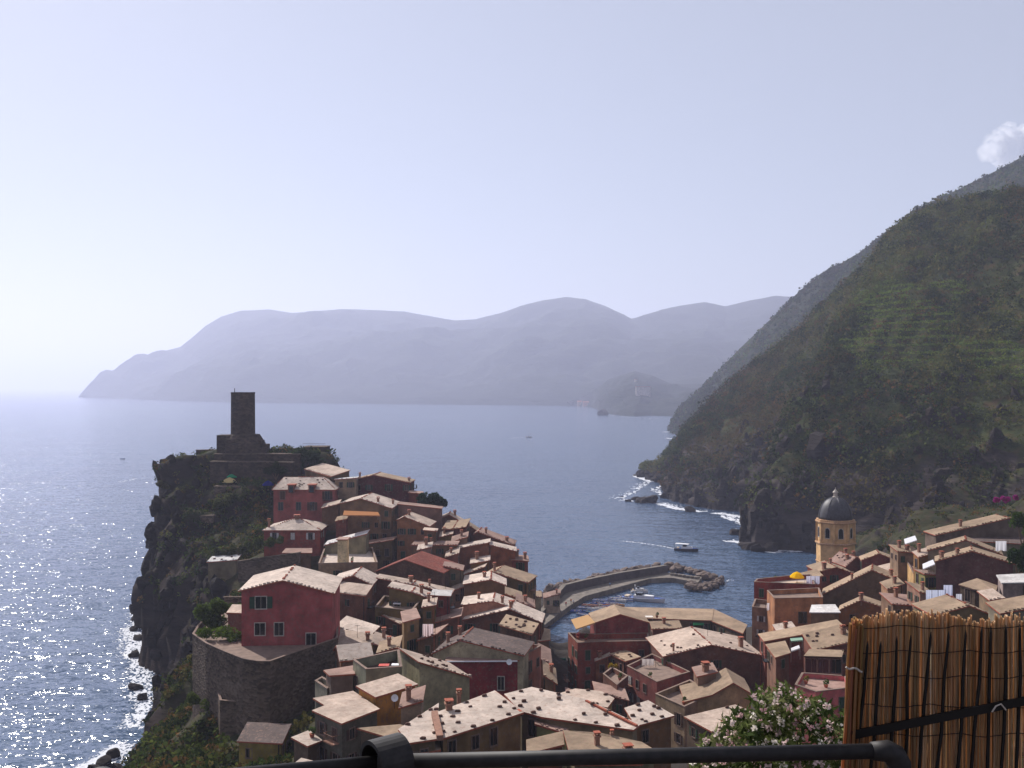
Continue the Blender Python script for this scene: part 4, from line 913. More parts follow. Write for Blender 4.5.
cp_, cs_ = [], []
while len(cp_) < 520:
    i = RNG.integers(0, HV.shape[0]); j = int(1+RNG.random()**1.6*60); q = HV[i, j]
    if q[2] < -1 or not (600 < 512+q[0]/q[1]*F < 1050): continue
    s = RNG.uniform(1.5, 5.5)*(1 if j < 35 else .7); cp_.append((q[0], q[1], q[2]-s*.35)); cs_.append(s)
crags('shore_crags', cp_, cs_, M['crag'])
# ------------------------------------------------------------------ sea
sea = MB(); R_ = 55000
sea.poly([(-R_, -2000, 0), (R_, -2000, 0), (R_, R_, 0), (-R_, R_, 0)]); s_ = sea.build('sea', M['water']); tag(s_, kind='structure')
def foam_patches(lines, n, spread, size, seed, name='surf_foam'):
    rr = random.Random(seed); b = MB()
    for pts in lines:
        L = [(Vector(pts[i]), Vector(pts[i+1])) for i in range(len(pts)-1)]
        tot = sum((a-c).length for a, c in L)
        for a, c in L:
            for k in range(max(1, int(n*(a-c).length/tot))):
                p = a.lerp(c, rr.random()); d = (c-a).normalized(); o_ = Vector((-d.y, d.x))
                w = abs(rr.gauss(0, 1))*spread; q = p+o_*w*rr.choice((1, 1, 1, -.3))+d*rr.gauss(0, 1)
                s = size*rr.uniform(.25, 1)*max(.3, 1-w/(spread*3)); ang = rr.gauss(math.atan2(d.y, d.x), .4); m = rr.randint(5, 8)
                b.poly([(q.x+math.cos(ang)*s*math.cos(t*6.283/m)*rr.uniform(.6, 1.5)-math.sin(ang)*s*.45*math.sin(t*6.283/m)*rr.uniform(.6, 1.3),
                         q.y+math.sin(ang)*s*math.cos(t*6.283/m)*rr.uniform(.6, 1.5)+math.cos(ang)*s*.45*math.sin(t*6.283/m)*rr.uniform(.6, 1.3), .012+rr.uniform(0, .03)) for t in range(m)])
    o = b.build(name, M['foam']); tag(o, kind='stuff'); return o
zz = lambda px, py: tuple(PZ(px, py, 0))[:2]
foam_patches([[zz(136, 612), zz(138, 640), zz(134, 658)], [zz(128, 628), zz(132, 660)]], 900, 7, 1.1, 1)
foam_patches([[zz(136, 660), zz(134, 690), zz(144, 705), zz(130, 728)]], 1100, 5.5, 1.0, 2)
foam_patches([[zz(118, 745), zz(100, 758), zz(80, 768), zz(60, 775)]], 800, 3.2, 1.0, 3)
foam_patches([[zz(139, 478), zz(118, 482)]], 40, 3, 1.6, 12)
HF = [[zz(632, 501), zz(622, 498), zz(634, 492), zz(650, 481), zz(668, 484), zz(652, 489), zz(662, 496)], [zz(656, 503), zz(676, 509), zz(700, 512)], [zz(712, 513), zz(740, 517), zz(756, 522), zz(752, 528)], [zz(722, 516), zz(748, 526), zz(738, 532)],
      [zz(728, 541), zz(742, 543), zz(752, 549), zz(772, 552), zz(800, 551)], [zz(634, 476), zz(648, 481)], [zz(664, 432), zz(676, 432)], [zz(666, 438), zz(680, 440)]]
foam_patches(HF, 230, 4.5, 3.0, 4)
foam_patches([[zz(622, 541), zz(640, 543), zz(660, 546), zz(676, 549)]], 130, .8, 1.0, 5, 'boat_wake')
foam_patches([[zz(523, 437.3), zz(510, 438.2)]], 14, 2, 3, 6, 'boat_wake')
foam_patches([[zz(728, 581), zz(735, 580)]], 14, 1, .7, 7)
foam_patches([[zz(596, 414), zz(610, 415.5), zz(640, 418), zz(672, 419)]], 60, 3, 5, 8)

# ------------------------------------------------------------------ foliage
def leafcloud(name, C, Rr, nleaf, size, cols, aspect=1.0, shell=.55, parent=None, droop=0.0):
    C = np.asarray(C, float); Rr = np.asarray(Rr, float); n = len(C); m = n*nleaf
    d = RNG.normal(size=(m, 3)); d /= np.linalg.norm(d, axis=1)[:, None]
    r = (shell+(1-shell)*RNG.random(m))**.7
    cen = np.repeat(C, nleaf, 0)+d*r[:, None]*np.repeat(Rr, nleaf, 0)
    a = RNG.normal(size=(m, 3)); a += d*.6; a[:, 2] -= droop; a /= np.linalg.norm(a, axis=1)[:, None]
    b = np.cross(a, RNG.normal(size=(m, 3))); b /= np.linalg.norm(b, axis=1)[:, None]
    s = (np.repeat(np.broadcast_to(np.asarray(size, float), (n,)), nleaf)*RNG.uniform(.55, 1.3, m))[:, None]
    a *= s*aspect; b *= s
    Vq = np.stack([cen-a*.5, cen-b*.4+a*.05, cen+a*.5, cen+b*.4+a*.05], 1).reshape(-1, 3)
    cc = np.repeat(np.asarray(cols, float), nleaf, 0)*RNG.uniform(.75, 1.3, (m, 1))
    o = np_mesh(name, Vq, np.arange(m*4).reshape(-1, 4), M['foliage'], np.repeat(cc, 4, 0))
    if parent is not None:
        o.parent = parent; o.location = -Vector(parent.location)
    return o
GREENS = np.array([lin(c)[:3] for c in ((54, 66, 30), (66, 76, 36), (82, 90, 42), (42, 54, 30), (88, 82, 42), (98, 74, 44), (50, 62, 36))])
def pick(n, p=None): return GREENS[RNG.choice(len(GREENS), n, p=p)]*RNG.uniform(.6, 1.35, (n, 1))
# scrub on the near hill
nu_, nv_ = HV.shape[:2]
dz = np.gradient(HV[..., 2], axis=1); dh = np.hypot(np.gradient(HV[..., 0], axis=1), np.gradient(HV[..., 1], axis=1))
steep = dz/np.maximum(dh, .05)
cand = []
for _ in range(21000):
    i = RNG.integers(0, nu_-1); j = RNG.integers(6, int(nv_*.965))
    x, y, z = HV[i, j]
    if z < 5 or (steep[i, j] > 2.4 and RNG.random() < .8): continue
    if z < 62+30*noise.noise(Vector((x*.02, y*.02, 1))) and RNG.random() < (.5 if x/y < .27 else .12): continue
    if HT[i, j] > .5 and RNG.random() < .8: continue
    px = 512+x/y*F
    if px < 600 or px > 1090 : continue
    cand.append((i, j))
cand = np.array(cand); C = HV[cand[:, 0], cand[:, 1]]
rad = RNG.uniform(1.3, 3.0, len(C))*(.6+1.6*RNG.random(len(C))**3)
pt = np.array([noise.noise(Vector((c[0]*.012, c[1]*.012, c[2]*.012))) for c in C])
pb_ = np.array([noise.noise(Vector((c[0]*.006+9, c[1]*.006, c[2]*.009))) for c in C])
cols = pick(len(C))*(1+.6*pt)[:, None]*(1+.8*pb_)[:, None]
cols *= .8; gy_ = pb_ > .22; cols[gy_] = cols[gy_]*.55+np.array(lin((100, 104, 48))[:3])*.42; br_ = (pb_ < -.2) & (RNG.random(len(C)) < .5); cols[br_] = cols[br_]*.5+np.array(lin((104, 72, 44))[:3])*.4
ol = pt > .18; cols[ol] = cols[ol]*.5+np.array(lin((92, 80, 46))[:3])*.5
o = leafcloud('hill_scrub', C+np.array([0, 0, .6]), np.stack([rad, rad, rad*.85], 1)*1.15, 42, .3+rad*.27, cols, shell=.72); tag(o, kind='stuff')
big = []
while len(big) < 1100:
    i = RNG.integers(0, nu_-1); j = RNG.integers(14, int(nv_*.96)); q = HV[i, j]
    if q[2] < 14 or steep[i, j] > 2.6 or HT[i, j] > .45 or not (640 < 512+q[0]/q[1]*F < 1060): continue
    if noise.noise(Vector((q[0]*.015, q[1]*.015, 4))) < -.12: continue
    big.append(q)
C = np.array(big); rad = RNG.uniform(2.2, 5.0, len(C))
o = leafcloud('hill_trees', C+np.array([0, 0, 1.6]), np.stack([rad, rad, rad*.85], 1), 80, .5+rad*.2, pick(len(C), [.3, .15, .08, .25, .05, .05, .12])*.9, shell=.75); tag(o, kind='stuff')
# low vines on the terraces
tc = np.argwhere(HT > .55); tc = tc[RNG.choice(len(tc), min(9000, len(tc)), replace=False)]
C = HV[tc[:, 0], tc[:, 1]]; vc = np.array([lin(c)[:3] for c in ((96, 114, 46), (112, 124, 54), (82, 100, 44))])[RNG.integers(0, 3, len(C))]
o = leafcloud('terrace_vines', C+np.array([0, 0, .5]), np.full((len(C), 3), 1.1)*np.array([1.2, 1.2, .6]), 10, .8, vc); tag(o, kind='stuff')
# scrub on the second hill
i2 = RNG.integers(0, HV2.shape[0], 9000); j2 = RNG.integers(8, 78, 9000); C = HV2[i2, j2]
o = leafcloud('ridge_scrub', C, np.full((len(C), 3), 6.0)*RNG.uniform(.5, 1.3, (len(C), 1)), 12, 4.2, pick(len(C))*np.array([.62, .8, .62])*(1+.9*np.array([[noise.noise(Vector((c[0]*.006, c[1]*.006, c[2]*.01)))] for c in C]))); tag(o, kind='stuff')
# scrub on the headland cliff and in the gaps above the houses
cand = []
while len(cand) < 8200:
    x = RNG.uniform(-122, -28); y = RNG.uniform(108, 345)
    i = int(np.searchsorted(xs, x)-1); j = int(np.searchsorted(ys, y)-1); d = SDn[i, j]; z = ZG[i, j]
    if d < 3 or z < 5: continue
    nn = noise.noise(Vector((x*.05, y*.05, 7)))
    if x > (-54 if 157 < y < 190 else (-50 if y >= 190 else -43)) and y < 262 and not (x < -28 and y < 146): continue
    if x > -72 and 240 < y < 262 : continue
    if y > 262 and x > -66 and y < 297: continue
    if x < -90 and y > 285 and RNG.random() < .6: continue
    if -64 < x and y > 296 and RNG.random() < .5: continue
    if z < 24+nn*30 and y > 205 and RNG.random() < .5: continue
    if y > 262 and RNG.random() < .35: continue
    cand.append(VG[i, j])
C = np.array(cand); rad = RNG.uniform(.45, 1.25, len(C))*(.7+.8*RNG.random(len(C))**2)
o = leafcloud('cliff_scrub', C+np.array([0, 0, .3]), np.stack([rad*1.1, rad*1.1, rad], 1), 26, rad*.55, pick(len(C), [.15, .16, .16, .15, .18, .12, .08])*1.0); tag(o, kind='stuff')

cand = []
while len(cand) < 900:
    x = RNG.uniform(92, 215); y = RNG.uniform(235, 440); i = int(np.searchsorted(xs, x)-1); j = int(np.searchsorted(ys, y)-1)
    if SDn[i, j] > 2 and (x > 128 or y > 275): cand.append(VG[i, j])
while len(cand) < 1600:
    x = RNG.uniform(30, 170); y = RNG.uniform(50, 142); i = int(np.searchsorted(xs, x)-1); j = int(np.searchsorted(ys, y)-1)
    if x > .4*y: cand.append(VG[i, j])
C = np.array(cand); rad = RNG.uniform(.6, 1.9, len(C))
o = leafcloud('hillside_scrub', C+np.array([0, 0, .3]), np.stack([rad*1.1, rad*1.1, rad], 1), 30, .3+rad*.3, pick(len(C))); tag(o, kind='stuff')

def plant(name, label, cat, px, py, Y, crowns, hue, trunk=None, n=40, leaf=.35, group=None):
    n = int(n*2.2); leaf *= 1.25
    """crowns: list of (dx, dz, r) metres around the anchor pixel"""
    A = P(px, py, Y); base = Vector((A.x, A.y, A.z-(trunk or 1.0)))
    root = empty(name, base, label, cat, group)
    C = []; R = []
    for dx, dz_, r in crowns:
        k = max(3, int(r*4))
        for _ in range(k):
            v = RNG.normal(size=3); v /= np.linalg.norm(v); v *= r*.62*RNG.random()**.4
            C.append((A.x+dx+v[0], A.y+v[1], A.z+dz_+v[2]*.85)); R.append((r*.5,)*3)
    cc = np.array(lin(hue)[:3])*RNG.uniform(.7, 1.35, (len(C), 1))
    leafcloud('crown', C, R, n, leaf, cc, parent=root)
    if trunk:
        b = MB(); t0 = base-Vector((0, 0, .6))
        for dx, dz_, r in crowns:
            e = A+Vector((dx, 0, dz_)); mid = t0.lerp(e, .5)+Vector((random.uniform(-.2, .2), random.uniform(-.2, .2), 0))
            b.tube([t0, mid, e], [.16, .11, .05], 6)
        b.build('trunk', M['wood'], root)
    return root
plant('tree', 'round dark tree rising over the blank mauve wall at the sea edge', 'tree', 431, 501, 277, [(-2, .2, 2.4), (.6, .6, 2.6), (2.6, -.6, 2.0), (0, -1.2, 2.4)], (40, 54, 34), 4, 46, .5)
plant('tree', 'dense dark tree clump on the right flank of the castle hill', 'tree', 301, 459, 306, [(-3.5, 0, 2.6), (0, 1.2, 3.0), (3.5, .4, 2.8), (5.6, -1.5, 2.4), (-1, -2, 2.8)], (46, 58, 36), 5, 46, .55)
plant('tree', 'small dark tree on the slope between the castle and the dotted dormer roof', 'tree', 276, 468, 298, [(0, 0, 2.0), (1.6, -.6, 1.8), (-2, -.8, 1.7)], (52, 58, 36), 3, 40, .45)
plant('bush', 'wide green bush spilling before the salmon pyramid-roofed house', 'bush', 264, 543, 247, [(-4, -.6, 1.3), (-1.5, 0, 1.6), (1.4, .2, 1.5), (4.0, .5, 1.3)], (70, 78, 36), None, 46, .4)
plant('bush', 'olive hedge hanging over the slope left of the salmon pyramid-roofed house', 'bush', 230, 551, 255, [(-3, -.6, 1.5), (0, 0, 1.8), (3, .4, 1.5)], (62, 66, 38), None, 46, .4)
plant('bush', 'pale green bank of bushes below the green and cream parasols', 'bush', 226, 500, 288, [(-2, -1.2, 2.0), (1, 0, 2.2), (5, .3, 1.6), (9, .2, 1.3)], (78, 82, 48), None, 46, .5)
plant('tree', 'leafy garden tree at the corner of the curved terrace, left of the pink gable house', 'tree', 216, 611, 172, [(-2.2, -.4, 1.9), (.6, .6, 2.1), (3.0, -.2, 1.8), (0, -1.8, 2.1), (4.6, .2, 1.4)], (78, 92, 42), 3, 60, .4)
plant('bush', 'bright green shrub in front of the garden tree on the curved terrace', 'bush', 219, 633, 163, [(-2.2, -.1, 1.5), (.2, .2, 1.8), (2.4, -.5, 1.6), (4.0, -.3, 1.2)], (90, 108, 42), None, 50, .28)
plant('bush', 'yellowish shrub below the low curved terrace wall on the cliff', 'bush', 200, 697, 158, [(-1, 0, 1.5), (1.4, -.8, 1.6)], (74, 84, 36), None, 50, .3)
plant('bush', 'brownish bush growing on the bare rim of the cliff under the castle', 'bush', 163, 484, 303, [(-1, 0, 1.5), (1.2, -.5, 1.4)], (82, 78, 52), None, 40, .4)
plant('bush', 'yellow-flowering terrace bush on the planted balcony house', 'bush', 611, 665, 187, [(0, 0, .9), (.8, -.3, .7)], (150, 124, 36), None, 50, .22)
plant('bush', 'magenta bougainvillea on the hillside at the right edge', 'bush', 1003, 500, 232, [(-1.6, -.2, 1.0), (.6, .3, 1.1), (2.6, .6, 1.0)], (150, 50, 120), None, 60, .26)
plant('tree', 'bright green tree at the right edge above the mauve-grey modern house', 'tree', 1022, 520, 215, [(-1, 0, 2.0), (1.8, .8, 2.2), (2.0, -2, 2.2)], (66, 84, 34), 5, 56, .4)
plant('tree', 'dark green tree behind the white panel at the right edge of town', 'tree', 1018, 556, 192, [(-.8, 0, 1.8), (1.5, .6, 1.9), (1.6, -1.6, 2.0)], (46, 62, 30), 4, 56, .36)
plant('bush', 'sparse bush between the dark maroon gable and the buff house', 'bush', 884, 549, 268, [(-1, 0, 1.2), (1, .3, 1.2)], (58, 62, 36), None, 40, .3)
for px, py, Y_, h_ in ((903, 222, 742, 6), (917, 214, 728, 8), (924, 211, 722, 8.5), (931, 209, 716, 6), (893, 230, 752, 5), (952, 203, 694, 5)):
    A = P(px, py+3, Y_-4); root = empty('conifer', A, 'small pointed conifer standing on the skyline of the near hill', 'tree', 'conifers on the hill skyline')
    C = [(A.x, A.y, A.z+h_*t) for t in (.15, .35, .55, .75, .92)]; R = [(h_*.24*(1.05-t),)*2+(h_*.12,) for t in (.15, .35, .55, .75, .92)]
    leafcloud('crown', C, R, 40, .8, np.tile(np.array(lin((40, 50, 34))[:3]), (5, 1)), parent=root)
    b = MB(); b.tube([A-Vector((0, 0, 6)), A+Vector((0, 0, h_))], [.3, .05], 5); b.build('trunk', M['wood'], root)
# ------------------------------------------------------------------ castle
def stone_block(name, label, cat, prof, Y, L, h, wm='stone_dark', dz=0, roofmat='stone', color=(150, 130, 112)):
    A = [P(x, y, Y) for x, y in prof]; b = MB()
    top = [A[0], A[-1], A[-1]+Vector((0, L, 0)), A[0]+Vector((0, L, 0))]
    zb = min(p.z for p in top)-h; c = sum(top, Vector())/4
    root = empty(name, (c.x, c.y, zb), label, cat)
    b.prism(top, zb); b.build('wall', M[wm], root)
    t = MB(); e = [top[0]+Vector((-.15, -.15, 0)), top[1]+Vector((.15, -.15, 0)), top[2]+Vector((.15, .15, 0)), top[3]+Vector((-.15, .15, 0))]
    t.prism([p+Vector((0, 0, .22)) for p in e], 0, 0, 0, .2); t.build('coping', M[roofmat], root, color=lin(color)); return root
cc = P(243, 448, 310)
ct = empty('castle_tower', (cc.x, cc.y, 56), 'dark cylindrical stone tower on the castle hill, topped by a thin mast', 'tower')
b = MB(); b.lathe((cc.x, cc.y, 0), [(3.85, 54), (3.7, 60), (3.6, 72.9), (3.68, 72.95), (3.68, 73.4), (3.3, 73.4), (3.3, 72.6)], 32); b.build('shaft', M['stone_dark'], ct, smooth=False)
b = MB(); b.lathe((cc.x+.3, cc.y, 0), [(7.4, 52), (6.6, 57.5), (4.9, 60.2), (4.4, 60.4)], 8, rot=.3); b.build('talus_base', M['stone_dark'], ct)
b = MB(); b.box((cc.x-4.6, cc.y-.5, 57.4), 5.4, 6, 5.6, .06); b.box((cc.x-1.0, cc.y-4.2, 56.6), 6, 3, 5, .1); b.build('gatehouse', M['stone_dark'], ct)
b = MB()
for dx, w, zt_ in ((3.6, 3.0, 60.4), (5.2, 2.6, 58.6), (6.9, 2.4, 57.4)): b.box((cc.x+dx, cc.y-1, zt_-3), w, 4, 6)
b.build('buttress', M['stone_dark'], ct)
b = MB(); b.tube([(cc.x-2.6, cc.y, 72), (cc.x-2.6, cc.y, 74.6)], .12, 6); b.build('mast', M['iron'], ct)
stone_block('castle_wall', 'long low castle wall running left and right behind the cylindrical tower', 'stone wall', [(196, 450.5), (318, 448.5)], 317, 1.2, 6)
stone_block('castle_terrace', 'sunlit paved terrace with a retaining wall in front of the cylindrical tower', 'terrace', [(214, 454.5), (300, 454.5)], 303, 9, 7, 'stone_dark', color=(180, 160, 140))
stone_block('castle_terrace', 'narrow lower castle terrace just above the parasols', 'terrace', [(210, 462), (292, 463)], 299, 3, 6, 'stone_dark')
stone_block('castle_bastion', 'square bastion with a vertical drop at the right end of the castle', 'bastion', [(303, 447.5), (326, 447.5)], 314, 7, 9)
b = MB()
for k in range(12):
    q = P(303+k*2, 447.5, 314); b.tube([q+Vector((0, 0, .2)), q+Vector((0, 0, 1.3))], .04, 4)
b.tube([P(303, 447.5, 314)+Vector((0, 0, 1.3)), P(325, 447.5, 314)+Vector((0, 0, 1.3))], .05, 4)
tag(b.build('guard_rail', M['iron']), 'thin railing on top of the square castle bastion', 'railing')
for lab, prof, Y_, L_, h_ in (('low garden wall with a lit top crossing the slope below the parasols', [(208, 562), (236, 559)], 252, 1.0, 4), ('short pale wall stub at the cliff edge, left of the pale green bank', [(200, 516.5), (214, 516)], 284, 2.5, 3),
                              ('long dark garden wall in front of the salmon pyramid-roofed house', [(238, 562), (300, 553)], 244, .8, 5), ('stone parapet at the left end of the cliff garden, above the curved terrace wall', [(224, 598), (246, 598)], 186, .5, 4)):
    stone_block('garden_wall', lab, 'stone wall', prof, Y_, L_, h_, 'stone')
b = MB(); A = P(226, 566, 240)
rk = [P(206, 563, 250), P(234, 563, 248)]
def parasol(label, px, py, Y, r, colr, hh=2.3, pz=None):
    A = P(px, py, Y) if pz is None else PZ(px, py, pz)
    root = empty('parasol', (A.x, A.y, A.z-hh), label, 'parasol')
    m = MB(); n = 8; top = A+Vector((0, 0, .5))
    ring = [A+Vector((r*math.cos(k*math.pi/4+.2), r*math.sin(k*math.pi/4+.2), -.75)) for k in range(n)]
    mid = [A+Vector((r*.55*math.cos(k*math.pi/4+.2), r*.55*math.sin(k*math.pi/4+.2), .05)) for k in range(n)]
    for k in range(n):
        j = (k+1) % n
        m.poly([mid[k], mid[j], top]); m.poly([ring[k], ring[j], mid[j], mid[k]])
        m.poly([ring[k]-Vector((0, 0, .22)), ring[j]-Vector((0, 0, .22)), ring[j], ring[k]])
    key = 'parasol_'+str(colr)
    if key not in M: M[key] = mat_cloth('parasol_cloth', lin(colr))
    m.build('canopy', M[key], root)
    m = MB(); m.tube([A-Vector((0, 0, hh)), top+Vector((0, 0, .12))], .05, 6); m.lathe((A.x, A.y, A.z-hh), [(.35, 0), (.35, .1), (.08, .14)], 8); m.build('pole', M['wood'], root); return root
parasol('teal green parasol on the terrace under the castle', 232.5, 474, 300, 1.9, (40, 170, 120))
parasol('cream parasol overlapping the teal green one under the castle', 229.5, 479, 297, 2.2, (238, 214, 150))
parasol('dark blue parasol in the shade left of the dotted dormer roof', 268, 482, 290, 1.6, (46, 52, 130))
parasol('yellow parasol on the highest seaside terrace by the church', 797, 573.5, 240, 1.75, (248, 200, 20))
stone_block('lookout_terrace', 'small cafe terrace under the teal and cream parasols', 'terrace', [(214, 487), (246, 487)], 292, 10, 4, 'stone')

# ------------------------------------------------------------------ church with its domed tower
cx_, cy_ = P(835.5, 540, 300).x, 300.0
ch = empty('church_tower', (cx_, cy_, 3), 'octagonal ochre church tower with a dark slate dome and small lantern', 'church tower')
M['ochre'] = mat_plain('ochre_plaster', lin((200, 162, 116)), .9, .15, var=.3, scale=.5)
R8 = 5.55; rot8 = math.pi/8
b = MB(); b.lathe((cx_, cy_, 0), [(R8, 2), (R8, 28.3)], 8, rot=rot8); b.build('lower_drum', M['ochre'], ch)
b = MB(); b.lathe((cx_, cy_, 0), [(R8-.25, 28.6), (R8-.25, 34.6)], 8, rot=rot8)
for k in range(8):
    a = rot8+k*math.pi/4; b.box((cx_+(R8-.2)*math.cos(a), cy_+(R8-.2)*math.sin(a), 31.6), .7, .7, 6.0, a)
b.build('upper_drum', M['ochre'], ch)
M['cornice'] = mat_plain('church_cornice', lin((178, 142, 108)), .9, .15)
for z0, z1, r in ((28.1, 28.7, R8+.35), (34.5, 35.0, R8+.3), (35.02, 35.5, R8), (22.6, 23.0, R8+.2)):
    b = MB(); b.lathe((cx_, cy_, 0), [(r, z0), (r+.1, (z0+z1)/2), (r, z1)], 8, rot=rot8); b.build('cornice', M['cornice'], ch)
b = MB()
for k in range(8):
    a = rot8+k*math.pi/4; b.lathe((cx_+R8*math.cos(a), cy_+R8*math.sin(a), 28.7), [(.3, 0), (.2, .5), (.32, .9), (.05, 1.4)], 6)
b.build('finials', M['cornice'], ch)
M['slate'] = mat_plain('dome_slate', lin((62, 60, 64)), .55, .4, var=.3, scale=1.5)
dm = [(4.95*math.cos(t)**.85, 35.4+6.6*math.sin(t)) for t in np.linspace(0, 1.45, 12)]
b = MB(); b.lathe((cx_, cy_, 0), dm, 24); d_ = b.build('dome', M['slate'], ch, smooth=True)
b = MB()
for k in range(8):
    a = k*math.pi/4; b.tube([(cx_+(r+.04)*math.cos(a), cy_+(r+.04)*math.sin(a), z) for r, z in dm], .11, 5)
b.build('dome_ribs', M['slate'], ch)
b = MB(); b.lathe((cx_, cy_, 0), [(.95, 41.6), (.95, 42.1), (.6, 42.2), (.6, 43.3), (.9, 43.4), (.5, 43.9), (.15, 44.3), (.1, 44.9)], 10); b.build('lantern', M['frame'], ch)
for k in range(8):
    a = k*math.pi/4; o_ = Vector((math.cos(a), math.sin(a), 0))
    if o_.y > .3: continue
    u_ = Vector((-o_.y, o_.x, 0))
    if u_.x < 0: u_ = -u_
    c_ = Vector((cx_, cy_, 31.8))+o_*((R8-.25)*math.cos(math.pi/8)+.03)
    b = MB(); pts = [c_+u_*(-.75)+Vector((0, 0, -1.7)), c_+u_*.75+Vector((0, 0, -1.7))]+[c_+u_*(.75*math.cos(t))+Vector((0, 0, .6+.75*math.sin(t))) for t in np.linspace(0, math.pi, 8)]
    b.poly([p+o_*.02 for p in pts], 1)
    for i in range(len(pts)): b.tube([pts[i]+o_*.04, pts[(i+1) % len(pts)]+o_*.04], .12, 4)
    b.build('arched_window', [M['frame'], M['pane']], ch)
flat('church nave with a worn tan roof at the foot of the domed tower', [(815, 571), (852, 566), (846, 556), (822, 560)], 20, 17, (176, 132, 88), 'tan', rows=1, reg=False, name='church', cat='church')

# ------------------------------------------------------------------ breakwater and rocks
bw = empty('breakwater', tuple(PZ(600, 590, 0)), 'concrete breakwater with a raised sea wall bent around the harbour', 'breakwater')
zq = lambda pts, z: [PZ(x, y, z) for x, y in pts]
inner = zq([(543, 626), (569, 606), (585, 596), (650, 578.5), (671, 577.5), (698, 582.5)], 1.8); outer = zq([(536, 612), (558, 596), (573, 590), (640, 576), (669, 572.5), (702, 577)], 1.8)
b = MB()
for i in range(len(inner)-1):
    q = [inner[i], inner[i+1], outer[i+1], outer[i]]; b.poly(q)
    b.poly([Vector((p.x, p.y, z)) for p, z in ((inner[i], -1), (inner[i+1], -1), (inner[i+1], 1.8), (inner[i], 1.8))])
    b.poly([Vector((p.x, p.y, z)) for p, z in ((outer[i+1], -1), (outer[i], -1), (outer[i], 1.8), (outer[i+1], 1.8))])
b.poly([Vector((p.x, p.y, z)) for p, z in ((inner[-1], -1), (outer[-1], -1), (outer[-1], 1.8), (inner[-1], 1.8))]); b.build('walkway', M['concrete'], bw)
wl0 = zq([(536, 624), (551, 608), (566, 593), (583, 588.5), (620, 580.5), (668, 572.5)], 1.8)
b = MB(); wt = []
for i, p in enumerate(wl0):
    q = wl0[min(i+1, len(wl0)-1)]-wl0[max(i-1, 0)]; n_ = Vector((-q.y, q.x, 0)).normalized(); wt.append((p, p+n_*1.6))
for i in range(len(wt)-1):
    h0, h1 = (2.9 if i > 1 else 1.6), (2.9 if i >= 1 else 1.6)
    (a, a2), (c, c2) = wt[i], wt[i+1]; up0, up1 = Vector((0, 0, h0)), Vector((0, 0, h1))
    b.poly([a, c, c+up1, a+up0]); b.poly([c2, a2, a2+up0, c2+up1]); b.poly([a+up0, c+up1, c2+up1, a2+up0], 1)
a, a2 = wt[-1]; up = Vector((0, 0, 2.9)); b.poly([a, a2, a2+up, a+up]); b.build('sea_wall', [M['conc_dark'], M['concrete']], bw)
b = MB()
for t in np.linspace(0, 1, 7):
    p = PZ(673+24*t, 575+3.5*t, 2.0); b.box(p+Vector((0, 0, .35)), 2.2, .9, .7)
b.build('kerb_blocks', M['concrete'], bw)
ROCKS = []
for k in range(6):
    bm = bmesh.new(); bmesh.ops.create_icosphere(bm, subdivisions=2, radius=1)
    for v in bm.verts:
        d = noise.noise(v.co*1.1+Vector((k*9, 0, 0)))*.45+noise.noise(v.co*2.8+Vector((0, k*7, 0)))*.16
        v.co *= 1+d; v.co.x = max(-.75, min(.8, v.co.x)); v.co.z = max(-.6, min(.65, v.co.z))
    me = bpy.data.meshes.new('boulder'); bm.to_mesh(me); bm.free(); me.materials.append(M['boulder'] if 'boulder' in M else M['rock']); ROCKS.append(me)
M['boulder'] = mat_rock('boulder_rock', (70, 60, 56), (150, 132, 120)); M['wet_rock'] = mat_rock('wet_rock', (30, 26, 26), (66, 56, 52))
WET = []
for me in ROCKS:
    me.materials.clear(); me.materials.append(M['boulder']); m2 = me.copy(); m2.name = 'sea_rock'; m2.materials.clear(); m2.materials.append(M['wet_rock']); WET.append(m2)
def boulder(x, y, z, s, label, group, name='boulder'):
    o = bpy.data.objects.new(name, random.choice(ROCKS if name == 'boulder' else WET)); o.location = (x, y, z); o.scale = (s*random.uniform(.8, 1.3), s*random.uniform(.8, 1.2), s*random.uniform(.7, 1.1))
    o.rotation_euler = (random.uniform(-.5, .5), random.uniform(-.5, .5), random.uniform(0, 6)); link(o); tag(o, label, 'boulder', group)
line = [(530, 603), (545, 592), (562, 586), (585, 580.5), (610, 575.5), (640, 569.5), (668, 567), (690, 572), (708, 577), (722, 583), (706, 588), (690, 586)]
for i in range(len(line)-1):
    (x0, y0), (x1, y1) = line[i], line[i+1]
    n_ = int(math.hypot(x1-x0, y1-y0)*(.95 if i > 5 else .72))
    for k in range(n_):
        t = random.random(); px, py = x0+(x1-x0)*t, y0+(y1-y0)*t+random.uniform(-3.2, 1.6)
        s = random.uniform(.8, 1.9); p = PZ(px, py, random.uniform(.1, 1.6)); boulder(p.x, p.y, p.z, s, 'rough grey boulder in the riprap heaped outside the breakwater', 'boulders of the breakwater')
for px, py, s, z_ in ((636, 499, 3.2, .6), (628, 501, 2.0, .2), (642, 501, 4.2, 1.0), (622, 497, 1.0, .1), (651, 500, 4.5, 1.6), (748, 547, 3.4, .8), (758, 549, 3.2, 1), (742, 545, 2.2, .4), (772, 548, 3.5, 1.4), (640, 476, 4, .8), (650, 478, 4, 1.2), (690, 510, 3.5, 1), (735, 533, 3, .6)):
    p = PZ(px, py, z_); boulder(p.x, p.y, p.z, s, 'dark wave-washed rock at the foot of the hillside across the bay', 'rocks along the far shore', 'sea_rock')
